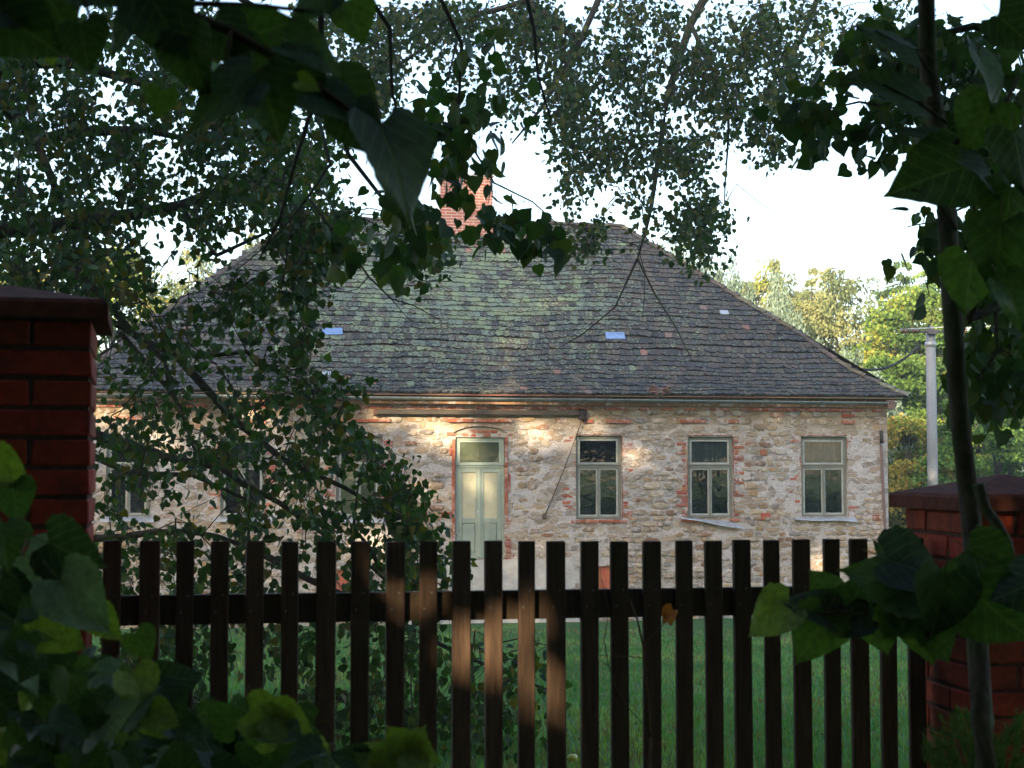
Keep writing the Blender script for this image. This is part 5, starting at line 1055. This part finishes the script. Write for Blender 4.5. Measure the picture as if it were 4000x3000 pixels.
for a in [(1066, 1300, .07), (1063, 1380, .06), (1078, 1430, .05), (1134, 1305, .075), (1130, 1420, .08), (1137, 1500, .05), (1200, 1340, .08), (1203, 1440, .085), (1200, 1540, .07), (1200, 1620, .06), (1268, 1400, .05), (1270, 1600, .05), (925, 1425, .018), (776, 1430, .018), (998, 1425, .022), (1090, 1290, .05), (1160, 1300, .05), (700, 1290, .012), (760, 1260, .012), (1470, 1600, .045), (860, 1530, .012), (1330, 1560, .03)]: ngap(a[0], a[1], a[2]*.66)
for px_, py_, r_ in ((255, 1580, .038), (205, 1600, .025), (330, 1600, .028), (35, 1490, .03), (55, 1600, .03), (85, 1700, .03), (215, 1470, .018), (290, 1700, .018)): gap(P(px_, py_, 4.08), r_*.75)
for px_, py_, r_ in ((3590, 2030, .035), (3870, 2040, .035), (3930, 2640, .03), (3960, 2150, .03)): gap(P(px_, py_, 4.8), r_*1.3)
sd = np.array(SD)
def shade_tree(name, label, x, y, H, W, seed, n, ls, base_f=.12, trunk_r=.3):
    r = np.random.default_rng(seed); z0 = 0; root = empty(name, (x, y, z0)); tag(root, label, 'tree', 'wood edge behind the viewer'); m = MB(); m.tube([(0, 0, -.2), (.1, .1, H*.4), (0, 0, H*.85)], [trunk_r, trunk_r*.7, trunk_r*.2], 8); m.build('trunk', M['bark'], root, True)
    t = r.random(n); a = r.random(n)*6.283; pr = np.sqrt(r.random(n)); zz = H*(base_f+(1-base_f)*t); rad = W*.5*np.sin(np.pi*np.clip(t*.72+.26, 0, .985))**.5*pr; pos = np.c_[np.cos(a)*rad, np.sin(a)*rad*.8, zz]
    wp = pos+np.array([x, y, z0]); keep = np.ones(n, bool)
    for g_, r_ in GAPS:
        d = wp-g_; al = d@sd; dist = np.linalg.norm(d-al[:, None]*sd, axis=1); keep &= dist > (r_*(1+.35*np.sin(3*np.arctan2(d[:, 0], d[:, 2])+seed)) if r_ > .17 else r_+(.03 if ls < .2 else .13))
    pos = pos[keep]; k = len(pos); T, Fc = leaf_template('far'); col = leaf_mats([(.04, .08, .02), (.06, .10, .03), (.05, .09, .025)], k, r)
    tag(link('crown', place_leaves(T, Fc, pos, unit(r.normal(0, 1, (k, 3))), unit(r.normal(0, 1, (k, 3))), ls*(.7+.6*r.random(k)), col, 'crown', M['farleaf']), root), kind='stuff')
for i, (x, y, H, W) in enumerate([(-36, -9, 31, 13), (-29, -6, 31, 13), (-22, -8, 29, 13), (-15.5, -6, 25, 11), (-9.5, -8, 21, 10), (-3, -9, 18.5, 10), (4, -8, 18.5, 10), (11, -9, 19, 11), (19, -8, 19, 12), (-43, -6, 29, 13), (27, -7, 19, 12)]):
    shade_tree('oak_tree', ['broad oak behind the viewer, %s' % s_ for s_ in ('fifth from the left end', 'third from the left end', 'fourth from the left end', 'tall one left of the path', 'just left of the path', 'right behind the path', 'just right of the path', 'second right of the path', 'third right of the path', 'leftmost of the row', 'rightmost of the row')][i], x, y, H, W, 40+i, 15000, .42)
for i, (x, y, H, W) in enumerate([(-6.5, -3.2, 5.5, 5.0), (-2.2, -3.6, 5.0, 4.8), (2.0, -3.4, 5.0, 4.6), (-10.5, -2.6, 6, 5)]):
    shade_tree('hazel_bush', ['hazel bush behind the viewer, %s' % s_ for s_ in ('second from the left', 'left of the path', 'right of the path', 'far left')][i], x, y, H, W, 60+i, 32000, .09, .03, .05)
print('objects', len(bpy.data.objects))

# the overhanging linden's own crown above and behind the viewer
def canopy(tree_name, n, seed):
    r = np.random.default_rng(seed); root = bpy.data.objects[tree_name]; X = r.uniform(-9, 9, n); Y = r.uniform(-7, 9.5, n); zmin = np.maximum(3.6, 1.6+.345*np.maximum(Y, 0)+.55); Z = zmin+(9.5-zmin)*r.random(n)**1.2
    p = np.c_[X, Y, Z]; keep = np.ones(n, bool)
    for g_, r_ in GAPS:
        d = p-g_; al = d@sd; keep &= np.linalg.norm(d-al[:, None]*sd, axis=1) > r_+.03
    p = p[keep]; k = len(p); T, Fc = leaf_template('far'); col = leaf_mats(DK2[:3], k, r)
    tag(link('crown', place_leaves(T, Fc, p-np.array(root.location), unit(r.normal(0, .7, (k, 3))+[0, 0, -.6]), unit(r.normal(0, .5, (k, 3))+[0, 0, 1]), .16*(.7+.6*r.random(k)), col, 'crown', M['farleaf']), root), kind='stuff')
canopy('overhanging_linden', 44000, 77)

if HAZE:
    hz = MB(); hz.box((-70, -60, -3.4), (80, 125, 34)); hm = bpy.data.materials.new('evening_haze'); hm.use_nodes = True; hn = hm.node_tree.nodes; hn.clear(); ho = hn.new('ShaderNodeOutputMaterial'); hv = hn.new('ShaderNodeVolumePrincipled')
    hv.inputs['Color'].default_value = (.92, .95, 1, 1); hv.inputs['Density'].default_value = HAZE; hv.inputs['Anisotropy'].default_value = .2; hm.node_tree.links.new(hv.outputs[0], ho.inputs['Volume'])
    tag(hz.build('haze', hm), 'thin pale evening haze between the garden and the wood', 'haze', None, 'stuff')
